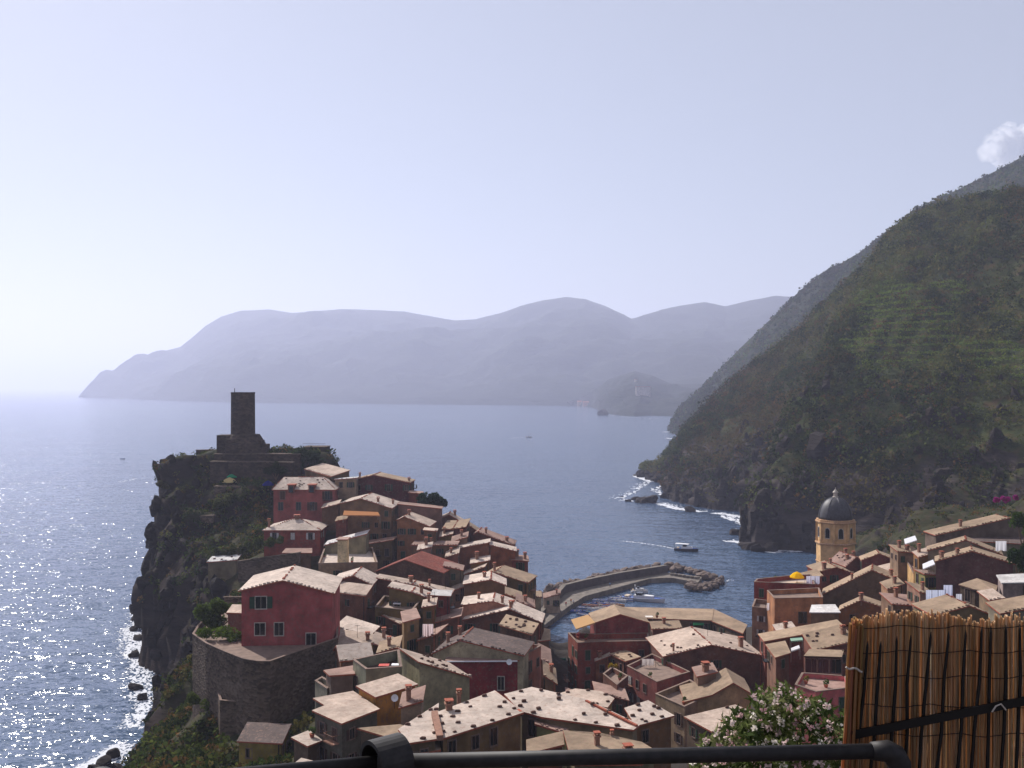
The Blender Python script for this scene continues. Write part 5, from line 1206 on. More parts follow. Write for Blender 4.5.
for px, py, s in ((136, 618, 2.0), (134, 629, 1.3), (138, 638, 1.5), (134, 655, 1.6), (136, 687, 1.5), (142, 697, 1.4), (113, 754, 1.6), (104, 764, 1.8), (94, 770, 1.3), (139, 605, 1.8)):
    p = PZ(px, py, .5); boulder(p.x, p.y, p.z, s, 'dark rock breaking the surf below the headland cliff', 'rocks below the cliff', 'sea_rock')
p = PZ(603.5, 414.5, 2); boulder(p.x, p.y, 5, 14, 'dark sea stack off the far village shore', None, 'sea_stack')

# ------------------------------------------------------------------ boats
def paint(name, c):
    if name not in M: M[name] = mat_plain(name, lin(c), .35, .4, var=.06)
    return M[name]
def hull_mb(L, W, Hh, deck=.75, n=12):
    b = MB(); sec = []
    for i in range(n+1):
        t = i/n; w = W/2*(.86+.14*math.sin(min(1, t*2.2)*math.pi/2))*(1-max(0, (t-.5)/.5)**2.3*.97); sh = Hh*(.85+.35*t*t); k = -.35*Hh+(.45*Hh*max(0, (t-.8)/.2)**2)
        x = (t-.5)*L+(.06*L*t*t)
        sec.append([Vector((x, -w, sh)), Vector((x-.02*L*t, -w*.72, 0)), Vector((x-.05*L*t, 0, k)), Vector((x-.02*L*t, w*.72, 0)), Vector((x, w, sh))])
    for i in range(n):
        for k in range(4): b.poly([sec[i][k], sec[i+1][k], sec[i+1][k+1], sec[i][k+1]])
    b.poly([p for p in sec[0]])
    for i in range(n):
        a, c = sec[i], sec[i+1]; f0 = .93
        la, lc = [Vector((a[j].x, a[j].y*f0, a[j].z)) for j in (0, 4)], [Vector((c[j].x, c[j].y*f0, c[j].z)) for j in (0, 4)]
        b.poly([a[0], la[0], lc[0], c[0]], 1); b.poly([la[1], a[4], c[4], lc[1]], 1)
        dn = Vector((0, 0, -Hh*(1-deck))); b.poly([la[0]+dn, la[1]+dn, lc[1]+dn, lc[0]+dn], 2)
        b.poly([la[0], la[0]+dn, lc[0]+dn, lc[0]], 2); b.poly([la[1]+dn, la[1], lc[1], lc[1]+dn], 2)
    return b
def boat(label, px, py, L, W, Hh, rz, hullc, cat='boat', group=None, kind='row'):
    p = PZ(px, py, 0); root = empty('boat', (p.x, p.y, 0), label, cat, group); root.rotation_euler.z = rz
    hm = paint('boat_paint_%d_%d_%d' % hullc, hullc); wm = paint('boat_white', (224, 222, 220)); fm = paint(*random.choice((('boat_deck', (176, 160, 140)), ('boat_tarp_blue', (60, 96, 170)), ('boat_white', (224, 222, 220)), ('boat_white', (224, 222, 220)), ('boat_tarp_blue', (60, 96, 170)))))
    def ad(b, nm, mt):
        o = bpy.data.objects.new(nm, b.mesh(nm, mt)); o.parent = root; col.objects.link(o); return o
    ad(hull_mb(L, W, Hh, .45 if kind == 'row' else .8), 'hull', [hm, wm, fm])
    if kind == 'row':
        b = MB()
        for x in (-.22, .05, .25): b.box((x*L, 0, Hh*.7), L*.06, W*.8, .05)
        ad(b, 'bench', M['wood'])
        b = MB(); b.box((-L*.5-.1, 0, Hh*.8), .25, .3, .6); b.box((-L*.5-.15, 0, Hh*.2), .1, .12, .7); ad(b, 'outboard_motor', M['iron'])
    else:
        b = MB(); z = Hh*.85
        b.prism([Vector((x*L, y*W, z+.35*Hh+.5)) for x, y in ((.26, -.16), (.30, 0), (.26, .16), (-.18, .36), (-.18, -.36))], z-.1); ad(b, 'cabin', wm)
        b = MB(); b.prism([Vector((x*L, y*W, z+.7*Hh+.85)) for x, y in ((.02, -.25), (.02, .25), (-.12, .3), (-.12, -.3))], z+.35*Hh+.45); ad(b, 'windscreen', M['pane'])
        if kind == 'tour':
            b = MB(); b.prism([Vector((x*L, y*W, z+2.15)) for x, y in ((.12, -.38), (.12, .38), (-.46, .42), (-.46, -.42))], z+2.05)
            for x in (.1, -.15, -.44):
                for y in (-.36, .36): b.tube([(x*L, y*W, z-.1), (x*L, y*W, z+2.1)], .05, 5)
            ad(b, 'canopy', wm)
        else:
            b = MB(); b.tube([(-.2*L, -.38*W, z), (-.24*L, -.34*W, z+1.9), (-.24*L, .34*W, z+1.9), (-.2*L, .38*W, z)], .12, 6); ad(b, 'radar_arch', wm)
        b = MB(); b.box((-.36*L, 0, z+.2), L*.1, W*.6, .45); ad(b, 'stern_bench', paint('boat_cushion', (200, 180, 150)))
        b = MB()
        for s in (-1, 1): b.tube([(.5*L, 0.02*s, Hh*1.25+.6), (.3*L, s*W*.32, Hh*1.1+.6), (.05*L, s*W*.44, Hh+.6)], .03, 4)
        ad(b, 'bow_rail', M['frame'])
    return root
boat('dark-hulled tour boat with a white canopy heading out of the harbour, trailing a wake', 686, 551, 10.5, 3.4, 1.3, -.45, (44, 44, 52), 'motorboat', None, 'tour')
boat('large white motor yacht moored at the inner side of the breakwater', 642, 600.5, 15, 4.8, 1.25, -.45, (222, 220, 222), 'yacht', None, 'yacht')
boat('white motor cruiser tucked behind the large white yacht by the pier', 639, 592.5, 6, 2.2, .9, -.1, (216, 214, 214), 'motorboat', None, 'yacht')
boat('far speedboat with a short wake in the middle of the bay', 528.5, 437.5, 9, 3, 1.2, .1, (226, 224, 224), 'motorboat', None, 'yacht')
boat('lone dark boat on the open sea left of the castle', 122.5, 459, 4.6, 1.7, .6, .4, (36, 36, 46), 'boat', None, 'row')
cols_ = [('blue', (52, 84, 160)), ('white', (220, 218, 216)), ('red', (170, 52, 50)), ('white', (220, 218, 216)), ('blue', (52, 84, 160)), ('orange', (200, 120, 60)), ('dark', (56, 58, 70)), ('white', (220, 218, 216)), ('blue', (52, 84, 160)), ('white', (220, 218, 216)), ('dark', (56, 58, 70)), ('red', (170, 52, 50)), ('blue', (52, 84, 160)), ('white', (220, 218, 216)), ('turquoise', (70, 160, 170)), ('white', (220, 218, 216)), ('white', (220, 218, 216)), ('blue', (52, 84, 160)), ('red', (170, 52, 50)), ('white', (220, 218, 216)), ('orange', (200, 120, 60)), ('white', (220, 218, 216))]
for k, (cn, c_) in enumerate(cols_):
    px = (578, 584, 590, 594, 598, 603, 607, 611, 615, 619, 602, 608, 623, 597, 590, 584, 627, 631, 612, 606, 617, 600)[k]; py = (612.5, 609, 606.5, 610, 604.5, 605.5, 602.5, 604.5, 600, 601.5, 609.5, 608.5, 598.5, 613, 613, 616, 601, 598.5, 612, 607, 606, 601.5)[k]
    boat(f'small open boat with a {cn} hull crowded along the inner pier', px, py, random.uniform(4.4, 5.8), 2.0, .75, random.uniform(-.9, -.2), c_, 'rowboat', 'small boats crowded along the inner pier')

# ------------------------------------------------------------------ awnings, washing, market covers
def awning(label, quad, Y0, Y1, colr, legs=2.0, thick=.06, name='awning'):
    pts = [P(quad[0][0], quad[0][1], Y0), P(quad[1][0], quad[1][1], Y0), P(quad[2][0], quad[2][1], Y1), P(quad[3][0], quad[3][1], Y1)]
    c = sum(pts, Vector())/4; root = empty(name, (c.x, c.y, min(p.z for p in pts)-legs), label, 'awning')
    b = MB(); b.prism(pts, 0, 0, 0, thick)
    for i in (0,):
        a, d = pts[0], pts[1]; n = 10
        for k in range(n):
            p, q = a.lerp(d, k/n), a.lerp(d, (k+1)/n); b.poly([p-Vector((0, 0, .25 if k % 2 else .18)), q-Vector((0, 0, .25 if k % 2 else .18)), q, p])
    key = 'awn_%d_%d_%d' % colr
    if key not in M: M[key] = mat_cloth('awning_cloth', lin(colr))
    b.build('cloth', M[key], root)
    b = MB()
    for p in pts: b.tube([p-Vector((0, 0, legs)), p-Vector((0, 0, .03))], .04, 5)
    b.build('post', M['frame'], root); return root
awning('orange awning stretched over a terrace below the olive-brown gabled house', [(343, 515), (380, 515.5), (378, 512), (344, 510.5)], 250, 257, (196, 142, 100))
awning('sunlit cream canopy over the roof terrace left of the dark red gable house', [(576, 629), (595, 622.5), (588, 614.5), (571, 619.5)], 199, 208, (214, 178, 132), 2.4)
awning('bright white awning high on the slope right of the church tower', [(905, 544), (917, 540), (915, 535.5), (904, 539)], 240, 246, (236, 236, 240))
awning('bright white awning tilted over the alley by the purple-brown gable', [(923, 569), (935, 564), (933, 559.5), (922.5, 564)], 206, 211, (236, 236, 240))
awning('pale green awning beside the little square tan roof', [(791, 641), (803, 640), (802, 637), (790, 638)], 182, 186, (170, 200, 180))
awning('small white awning in front of the veranda house', [(791, 651), (800, 648), (799, 645), (791, 648)], 176, 179, (232, 230, 232))
for lab, px, py in (('dark green cafe awning in the lane by the water slit, nearest the boats', 560, 661), ('dark green cafe awning in the lane, middle of the three', 560, 671), ('dark green cafe awning in the lane, nearest the dotted roofs', 561, 682)):
    awning(lab, [(px-7, py+4), (px+7, py+4), (px+6, py-3), (px-6, py-3)], (75-6)/(py+4-EYE)*1000, (75-6.2)/(py-3-EYE)*1000, (34, 62, 54), 2.2)
awning('green awning at the arcade end of the long harbour roof', [(693, 624.5), (704, 624.5), (704, 621), (693, 621)], 237, 239, (60, 150, 100), 2.2)
def washing(label, px, py, Y, w, h, colr, n=1, yaw=0.0):
    A = P(px, py, Y); root = empty('washing', (A.x, A.y, A.z-h), label, 'laundry'); u = Vector((math.cos(yaw), math.sin(yaw), 0)); nrm = Vector((-u.y, u.x, 0))
    key = 'cloth_%d_%d_%d' % colr
    if key not in M: M[key] = mat_cloth('washed_cloth', lin(colr))
    for k in range(n):
        b = MB(); cols2 = 9
        for i in range(cols2):
            for j in range(4):
                def q(i, j):
                    return A+u*((k-(n-1)/2)*(w*1.08)+(i/cols2-.5)*w)+nrm*(.1*math.sin(i*1.9+k)*(j/4+.2))-Vector((0, 0, h*j/4*(1+.05*math.sin(i+k))))
                b.poly([q(i, j+1), q(i+1, j+1), q(i+1, j), q(i, j)])
        b.build('sheet', M[key], root)
    b = MB(); e = w*1.08*n/2+.3
    b.tube([A-u*e+Vector((0, 0, .02)), A+u*e+Vector((0, 0, .02))], .02, 4)
    for s in (-1, 1): b.tube([A+u*e*s+Vector((0, 0, .05)), A+u*e*s-Vector((0, 0, h+1.5))], .035, 5)
    b.build('line', M['iron'], root)
washing('three long white sheets hanging above the reed screen', 935, 590, 176, 1.0, 3.3, (206, 212, 232), 3)
washing('white cloth hanging between the sheets and the loggia', 948, 585, 182, 1.6, 1.9, (200, 204, 226), 1)
washing('white washing hung by the loggia posts', 959, 594, 172, 1.0, 2.0, (206, 206, 214), 1)
washing('coloured washing on the terrace of the dark pink street house', 648, 659, 186, .7, 1.2, (200, 190, 186), 3)
washing('pale washing on the highest seaside terrace beside the yellow parasol', 813, 576, 238, 1.0, 1.9, (196, 196, 214), 3)
washing('white washing on the lower harbour balcony of the church side', 769, 603, 216, .9, 1.6, (220, 216, 220), 1)
washing('white panel-like sheet beside the dark green tree at the right edge', 1001, 541, 206, 2.2, 2.0, (222, 220, 224), 1)
washing('white washing in the lane beside the slim ochre house', 428, 624, 176, .9, 2.2, (220, 200, 200), 2)
def table(label, px, py, z, w, colr):
    p = PZ(px, py, z); root = empty('table', (p.x, p.y, z-.75), label, 'table'); b = MB(); b.box((p.x, p.y, z), w, w*.8, .06); key = 'tab_%d' % colr[0]
    if key not in M: M[key] = mat_plain('table_top', lin(colr), .6)
    b.build('tabletop', M[key], root)
    for sx in (-1, 1):
        for sy in (-1, 1):
            b = MB(); b.tube([(p.x+sx*w*.42, p.y+sy*w*.33, z-.75), (p.x+sx*w*.42, p.y+sy*w*.33, z-.03)], .03, 5); b.build('leg', M['frame'], root)
table('round-looking white table in the grey terrace house yard', 396, 664.5, 36.9, 1.2, (228, 228, 230)); table('red table in the grey terrace house yard', 384, 665, 36.9, 1.4, (190, 70, 56)); table('small white table on the olive-ochre terrace', 397, 603.5, 32.7, 1.5, (220, 216, 216))
table('white table beside the planter on the long harbour roof', 649, 616.5, 20.3, 1.8, (214, 206, 196))
def dish(label, px, py, Y):
    A = P(px, py, Y); root = empty('satellite_dish', (A.x, A.y, A.z-1.2), label, 'satellite dish'); b = MB(); f_ = Vector((.3, -.9, .3)).normalized(); u = f_.orthogonal().normalized(); w = f_.cross(u); rings = []
    for r, d in ((0.02, 0), (.25, .03), (.45, .12)): rings.append([A+f_*d+(u*math.cos(k*math.pi/6)+w*math.sin(k*math.pi/6))*r for k in range(12)])
    for i in range(2):
        for k in range(12): b.poly([rings[i][k], rings[i+1][k], rings[i+1][(k+1) % 12], rings[i][(k+1) % 12]])
    b.build('reflector', M['white'], root); b = MB(); b.tube([A-f_*.04, A-f_*.12-Vector((0, 0, .2)), A-f_*.12-Vector((0, 0, 1.3))], .04, 5); b.tube([A, A+f_*.45], .015, 4); b.build('mount', M['iron'], root)
dish('white satellite dish on the orange hut wall', 394.5, 698, 124); dish('white satellite dish on the terrace of the salmon pink house', 486, 640, 172); dish('white satellite dish on the corner of the pink balustraded facade', 509, 662, 149)

# ------------------------------------------------------------------ far village
FH = [(505, 403.8, 4150), (511, 403, 4200), (517, 402.2, 4220), (523, 402.5, 4260), (531, 401, 4300), (537, 403, 4150), (545, 401.5, 4200), (552, 400.2, 4300), (558, 403.2, 4050), (566, 402.8, 4020), (573, 403.5, 4000), (580, 404, 3900), (586, 404.6, 3850), (549, 395, 4400), (541, 393.5, 4450), (556, 391.5, 4400)]
for px, py, Y_ in FH:
    p = P(px, py, Y_); w = random.uniform(14, 26); hh = random.uniform(10, 18)
    root = empty('village_house', (p.x, p.y, p.z-hh/2), 'tiny hazy house in the far village across the bay', 'house', 'houses of the far village')
    b = MB(); b.box((p.x, p.y, p.z-10), w, 14, hh+20); b.build('wall', M['plaster'], root, color=lin(random.choice(((206, 176, 150), (214, 196, 170), (200, 150, 130)))))
    b = MB(); z1 = p.z+hh/2; b.poly([(p.x-w/2-1, p.y-8, z1), (p.x+w/2+1, p.y-8, z1), (p.x+w/2+1, p.y, z1+4), (p.x-w/2-1, p.y, z1+4)]); b.poly([(p.x+w/2+1, p.y+8, z1), (p.x-w/2-1, p.y+8, z1), (p.x-w/2-1, p.y, z1+4), (p.x+w/2+1, p.y, z1+4)]); b.build('roof', M['terracotta'], root)
for px, py, w, hh, lab in ((643, 388, 42, 7, 'long pale convent-like building on the wooded knoll by the far village'), (636, 380, 8, 4, 'small pale building at the top of the wooded knoll')):
    p = P(px, py, 2960 if w > 20 else 3280); root = empty('village_house', (p.x, p.y, p.z-hh), lab, 'building')
    b = MB(); b.box((p.x, p.y, p.z-15), w, 14, hh+30); b.build('wall', M['plaster'], root, color=lin((176, 164, 154)))
    b = MB(); b.box((p.x, p.y, p.z+hh/2+.6), w+2, 16, 1.2); b.build('roof', M['terracotta'], root)
for px, py, Y_, lab in ((926, 365, 600, 'pale stone hut halfway up the terraced hillside'), (995, 382, 520, 'low hut with a tan roof beside the terraces at the right edge')):
    p = P(px, py, Y_); root = empty('hillside_hut', (p.x, p.y, p.z-3), lab, 'hut'); b = MB(); b.box((p.x, p.y, p.z-4), 5, 5, 9); b.build('wall', M['plaster'], root, color=lin((170, 150, 140)))
    b = MB(); b.poly([(p.x-3, p.y-3, p.z+.6), (p.x+3, p.y-3, p.z+.6), (p.x+3, p.y+3, p.z+1.6), (p.x-3, p.y+3, p.z+1.6)]); b.build('roof', M['terracotta'], root)

def pot(label, px, py, z, hue, group=None):
    p = PZ(px, py, z); root = empty('potted_plant', (p.x, p.y, z-.4), label, 'potted plant', group); b = MB(); b.lathe((p.x, p.y, z-.4), [(.22, 0), (.34, .4), (.36, .45)], 8); b.build('pot', M['terracotta'], root)
    leafcloud('leaves', [(p.x, p.y, z+.35), (p.x+.15, p.y, z+.6)], [(.4, .4, .4), (.3, .3, .35)], 30, .3, np.array([lin(hue)[:3]]*2), parent=root)
for lab, px, py, z, hue in (('pot of greenery on the small hut with the sunlit square roof', 312, 734, 33.0, (70, 86, 40)), ('pot of green leaves at the front of the cluttered roof terrace', 352, 561, 34.2, (64, 84, 40)), ('pot of green leaves at the left corner of the cluttered roof terrace', 324, 556, 34.2, (70, 80, 40)),
  ('leafy pot on the front edge of the dark pink street house terrace', 650, 677, 23.2, (80, 92, 44)), ('leafy pot at the back of the dark pink street house terrace', 668, 664, 23.2, (80, 96, 44)), ('leafy pot on the grey-pink terrace house by its front corner', 684, 702, 24.2, (66, 84, 40)),
  ('leafy pot on the planted balcony house next to the yellow bush', 620, 678, 22.3, (66, 84, 44)), ('leafy pot on the roof of the red lower wing', 586, 638, 24.0, (74, 90, 44)), ('reddish-flowered pot on the roof of the red lower wing', 578, 637, 24.0, (150, 60, 54)), ('leafy pot on the long harbour roof', 657, 616, 20.2, (66, 84, 40)),
  ('leafy pot on the highest seaside terrace near the parasol', 775, 579, 28.4, (62, 82, 44)), ('leafy pot on the terrace of the bright pink house', 826, 685, 29.7, (70, 92, 44)), ('orange planter box with greenery on the bright pink house', 806, 681, 29.8, (120, 110, 52))): pot(lab, px, py, z, hue)
# people on the breakwater walkway: one continuous skinned body each
def person(label, px, py, z, shirt, yaw, stride, group=None):
    p = PZ(px, py, z); me = bpy.data.meshes.new('person')
    vs_ = [(0, 0, .95), (0, 0, 1.2), (0, 0, 1.42), (0, 0, 1.52), (0, .02, 1.66), (-.1, 0, .9), (-.11, stride*.5, .48), (-.11, stride, .06), (-.11, stride+.14, .03), (.1, 0, .9), (.11, -stride*.4, .48), (.11, -stride, .06), (.11, -stride+.14, .03),
           (-.19, 0, 1.4), (-.24, -stride*.4, 1.12), (-.24, -stride*.2+.05, .86), (.19, 0, 1.4), (.24, stride*.4, 1.12), (.24, stride*.5+.05, .88)]
    ed_ = [(0, 1), (1, 2), (2, 3), (3, 4), (0, 5), (5, 6), (6, 7), (7, 8), (0, 9), (9, 10), (10, 11), (11, 12), (2, 13), (13, 14), (14, 15), (2, 16), (16, 17), (17, 18)]
    ra = [.15, .14, .15, .06, .11, .1, .07, .05, .04, .1, .07, .05, .04, .065, .05, .04, .065, .05, .04]
    me.from_pydata(vs_, ed_, []); o = bpy.data.objects.new('person', me); link(o)
    md = o.modifiers.new('skin', 'SKIN'); o.modifiers.new('sub', 'SUBSURF').levels = 1
    for v, r in zip(me.skin_vertices[0].data, ra): v.radius = (r, r)
    me.skin_vertices[0].data[0].use_root = True
    dg_ = bpy.context.evaluated_depsgraph_get(); m2 = bpy.data.meshes.new_from_object(o.evaluated_get(dg_)); o.modifiers.clear(); o.data = m2; m2.name = 'person'
    sk_ = paint('skin', (190, 140, 112)); sh_ = paint('shirt_%d' % shirt[0], shirt); tr_ = paint('trousers', (52, 54, 66)); m2.materials.clear()
    for mt in (sk_, sh_, tr_): m2.materials.append(mt)
    for f_ in m2.polygons: f_.material_index = 0 if f_.center.z > 1.5 or f_.center.z < .05 or (abs(f_.center.x) > .2 and f_.center.z < 1.1) else (1 if f_.center.z > .95 else 2)
    o.location = p; o.rotation_euler.z = yaw; tag(o, label, 'person', group)
for k, (px, py, sc_, cn) in enumerate(((560, 612.5, (60, 62, 76), 'dark'), (571, 603.5, (208, 120, 70), 'orange'), (573.5, 604.5, (226, 222, 220), 'white'), (566, 606.5, (170, 60, 60), 'red'), (610, 587, (110, 150, 190), 'pale blue'))):
    person(f'person in a {cn} top walking on the breakwater walkway', px, py, 1.8, sc_, random.uniform(0, 6), random.uniform(.1, .3))
# ------------------------------------------------------------------ foreground: lookout, railing, reed screen, oleander
b = MB(); b.prism([Vector(q) for q in ((-6, -6, 73.3), (7, -6, 73.3), (7, 2.35, 73.3), (-6, 2.3, 73.3))], 70.5); lo_ = b.build('lookout_paving', M['conc_dark']); tag(lo_, kind='structure')
rl = empty('railing', (.2, 1.9, 73.3), 'dark painted pipe railing with a fat sleeve and an elbow, in front of everything', 'railing')
e0 = P(378, 762, 1.89); e1 = P(882, 751, 1.93)
b = MB(); b.tube([e0, e1], .0145, 20); b.build('handrail', M['pipe'], rl, smooth=True)
l0 = P(378, 762, 1.89); l1 = P(120, 785, 1.80)
b = MB(); b.tube([l0, l1, P(-300, 822, 1.70)], .0125, 20); b.build('handrail', M['pipe'], rl, smooth=True)
ax = Vector((.80, .58, .03)).normalized(); c_ = P(387, 763, 1.90); b = MB(); u = ax.orthogonal().normalized(); w = ax.cross(u)
ro_, ri_, hl = .049, .041, .033
for k in range(32):
    a0, a1 = 2*math.pi*k/32, 2*math.pi*(k+1)/32
    q = lambda a, r, s: c_+(u*math.cos(a)+w*math.sin(a))*r+ax*s
    b.poly([q(a0, ro_, -hl), q(a1, ro_, -hl), q(a1, ro_, hl), q(a0, ro_, hl)]); b.poly([q(a1, ri_, -hl), q(a0, ri_, -hl), q(a0, ri_, hl), q(a1, ri_, hl)])
    b.poly([q(a1, ro_, -hl), q(a0, ro_, -hl), q(a0, ri_, -hl), q(a1, ri_, -hl)]); b.poly([q(a0, ro_, hl), q(a1, ro_, hl), q(a1, ri_, hl), q(a0, ri_, hl)])
    b.poly([q(a0, ri_, hl*.9), q(a1, ri_, hl*.9), c_+ax*hl*.9])
b.build('sleeve', M['pipe'], rl, smooth=False)
el = [e1-Vector((.02, 0, 0)), e1+Vector((.01, 0, .0)), e1+Vector((.024, 0, -.008)), e1+Vector((.033, 0, -.024)), e1+Vector((.035, 0, -.05)), e1+Vector((.035, 0, -1.2))]
b = MB(); b.tube(el, [.017, .021, .0225, .0225, .021, .0185], 20); b.build('post', M['pipe'], rl, smooth=True)
for px in (386, 100):
    p = P(px, 770, 1.9); b = MB(); b.tube([p, Vector((p.x, p.y, 73.3))], .018, 14); b.build('post', M['pipe'], rl, smooth=True)
# reed screen
def mat_reed():
    m, nt, out = nodes('reed'); at = N(nt, 'ShaderNodeVertexColor', layer_name='col'); geo = N(nt, 'ShaderNodeNewGeometry')
    mp = N(nt, 'ShaderNodeMapping'); mp.inputs['Scale'].default_value = (400, 400, 14); nt.links.new(geo.outputs['Position'], mp.inputs[0])
    n1 = noise_n(nt, 1, 4, mp.outputs[0]); r = ramp(nt, n1.outputs[0], [(.3, g(.6)), (.7, g(1.25))])
    c = mix(nt, 1, at.outputs[0], r.outputs[0], 'MULTIPLY')
    d = N(nt, 'ShaderNodeBsdfPrincipled'); d.inputs['Roughness'].default_value = .55; t = N(nt, 'ShaderNodeBsdfTranslucent'); mx = N(nt, 'ShaderNodeMixShader'); mx.inputs[0].default_value = .6
    nt.links.new(c, d.inputs['Base Color']); nt.links.new(c, t.inputs[0]); nt.links.new(d.outputs[0], mx.inputs[1]); nt.links.new(t.outputs[0], mx.inputs[2]); nt.links.new(mx.outputs[0], out.inputs[0]); return m
M['reed'] = mat_reed()
YF = 2.06
rs = empty('reed_screen', (.95, YF, 73.3), 'brown split-reed screen tied with wire in the lower right corner', 'reed screen')
Vr, Qr, Cr = [], [], []
def reed(p0, p1, r, c, ns=7):
    base = len(Vr)*1; k0 = len(Vr); bend = random.gauss(0, .0025); bend2 = random.gauss(0, .002)
    for i in range(ns+1):
        t = i/ns; p = p0.lerp(p1, t)+Vector((bend*math.sin(t*math.pi)+bend2*math.sin(t*9), .002*math.sin(t*7+bend*900), 0))
        rr = r*(1.08 if abs((t*3.1) % 1-.5) < .06 else 1)*(1-.12*t)
        for k in range(6):
            a = math.pi*2*k/6; Vr.append((p.x+rr*math.cos(a), p.y+rr*math.sin(a), p.z)); Cr.append([v*(1.0+random.uniform(-.06, .06)) for v in c])
    for i in range(ns):
        for k in range(6):
            a = k0+i*6+k; b_ = k0+i*6+(k+1) % 6; Qr.append((a, b_, b_+6, a+6))
xl = P(853, 615, YF).x
topz = lambda x: P(0, 616+2.2*math.sin(x*21)+1.5*math.sin(x*47+1)-4*max(0, 1-abs(x-(P(906, 612, YF).x))/.06), YF).z
x = xl
while x < xl+.75:
    for layer in range(2):
        xx = x+random.uniform(-.002, .003); lean = -.10*max(0, 1-(x-xl)/.12)-.012+random.gauss(0, .006)
        sh_ = random.uniform(.95, 1.3); c = random.choice(((204, 160, 112), (192, 148, 102), (212, 170, 122), (182, 138, 94), (222, 186, 142), (196, 154, 110))); c = [(v*.84+sum(lin(c)[:3])/3*.16)*sh_ for v in lin(c)[:3]]
        tz = topz(x)+random.gauss(0, .004)-(.012 if layer else 0)
        reed(Vector((xx+lean*.9*.5, YF+layer*.006+random.uniform(-.001, .001), 73.32)), Vector((xx, YF+layer*.006, tz)), random.uniform(.0016, .0032), c)
    x += .0034
ro = np_mesh('reeds', np.array(Vr), np.array(Qr), M['reed'], np.array(Cr), smooth=True); ro.parent = rs; ro.location = -Vector(rs.location)
# the rolled left border
Vr, Qr, Cr = [], [], []
for k in range(26):
    a = random.uniform(0, 6.28); r_ = .012*random.random()**.5; c = [v*random.uniform(.7, 1.05) for v in lin((190, 140, 92))[:3]]
    t0 = P(856+random.uniform(-1, 1), 622+random.uniform(-5, 6), YF-.02); t1 = P(838, 800, YF-.02)
    reed(Vector((t1.x+r_*math.cos(a), t1.y+r_*math.sin(a), t1.z-.3)), Vector((t0.x+r_*math.cos(a), t0.y+r_*math.sin(a), t0.z)), random.uniform(.0025, .004), c)
ro = np_mesh('border_bundle', np.array(Vr), np.array(Qr), M['reed'], np.array(Cr), smooth=True); ro.parent = rs; ro.location = -Vector(rs.location)
for y0 in (627, 652, 677, 706, 735):
    b = MB(); pts = [P(842+k*8, y0+1.6*math.sin(k*.8+y0)+random.uniform(-.5, .5), YF-.006) for k in range(30)]; b.tube(pts, .0009, 5); b.build('wire', M['iron'], rs)
b = MB(); pts = [P(846+k*2, 667+.5*k+1.2*math.sin(k), YF-.038) for k in range(9)]; b.tube(pts, .0022, 6); b.build('tie', M['frame'], rs)
ir = empty('iron_fence', (.95, YF-.03, 73.3), 'black iron fence of pointed bars and a slanting flat rail holding up the reed screen', 'fence')
tops = [(868, 641, 855), (881, 641, 870), (897, 636, 888), (911, 635, 904), (931, 632, 919), (949, 631, 936), (966, 630, 957), (982, 627, 971), (991, 626, 987), (1006, 625, 1001), (1020, 624, 1016), (1036, 623, 1033)]
for k, (tx, ty, bx) in enumerate(tops):
    p0 = P(tx, ty, YF-.016); p1 = P(bx, 775, YF-.016); m1 = p0.lerp(p1, .35)+Vector((random.uniform(-.004, .004), 0, 0)); m2 = p0.lerp(p1, .7)+Vector((random.uniform(-.004, .004), 0, 0))
    b = MB(); b.tube([p0, p0.lerp(p1, .04), m1, m2, p1, p1-Vector((0, 0, .5))], [.0006, .0026, .0036, .0036, .0036, .0036], 8); b.build('bar', M['iron'], ir)
b = MB(); r0, r1 = P(852, 735, YF-.026), P(1060, 694, YF-.026); d_ = (r1-r0).normalized(); b.box((r0+r1)/2, (r1-r0).length, .006, .017, ax=(d_, Vector((0, 1, 0)), d_.cross(Vector((0, 1, 0))))); b.build('rail', M['iron'], ir)
b = MB(); b.tube([P(992, 712, YF-.034), P(996, 706, YF-.036), P(1001, 704, YF-.036), P(1006, 710, YF-.034)], .0016, 6); b.build('tie', M['frame'], ir)
# oleander
oc = P(772, 735, 8.2); ob = empty('oleander', (oc.x, oc.y, 69.2), 'oleander bush with pinkish white flowers between the railing and the reed screen', 'bush')
C, Rr = [], []
spots = []
for _ in range(400):
    px, py = RNG.uniform(692, 850), RNG.uniform(680, 775)
    top = np.interp(px, [690, 705, 720, 740, 760, 775, 795, 815, 840, 860], [748, 738, 722, 704, 686, 678, 690, 697, 706, 712])
    if py < top+4: continue
    spots.append((px, py, RNG.uniform(7.6, 8.9)))
C = np.array([tuple(P(*s)) for s in spots]); n_ = len(C)
leafcloud('leaves', C, np.full((n_, 3), .065), 20, .030, np.array([lin(c)[:3] for c in ((76, 88, 48), (100, 110, 64), (60, 72, 42), (120, 124, 82))])[RNG.integers(0, 4, n_)], aspect=3.2, shell=.2, parent=ob)
fs = [s for s in spots if RNG.random() < .9]
Cf = np.array([tuple(P(s[0], s[1]-2, s[2]-.05)) for s in fs]); nf = len(Cf)
leafcloud('flowers', Cf, np.full((nf, 3), .03), 13, .027, np.array([lin(c)[:3] for c in ((226, 206, 198), (220, 194, 190), (230, 220, 208), (206, 164, 166))])[RNG.integers(0, 4, nf)], aspect=1.1, shell=.3, parent=ob)
b = MB()
for _ in range(14):
    s = spots[RNG.integers(0, n_)]; e = P(*s); s0 = Vector((oc.x+random.uniform(-.15, .15), oc.y+random.uniform(-.15, .15), 69.0)); b.tube([s0, s0.lerp(e, .5)+Vector((random.uniform(-.1, .1), 0, .1)), e], [.022, .014, .006], 6)
b.build('stems', M['wood'], ob)

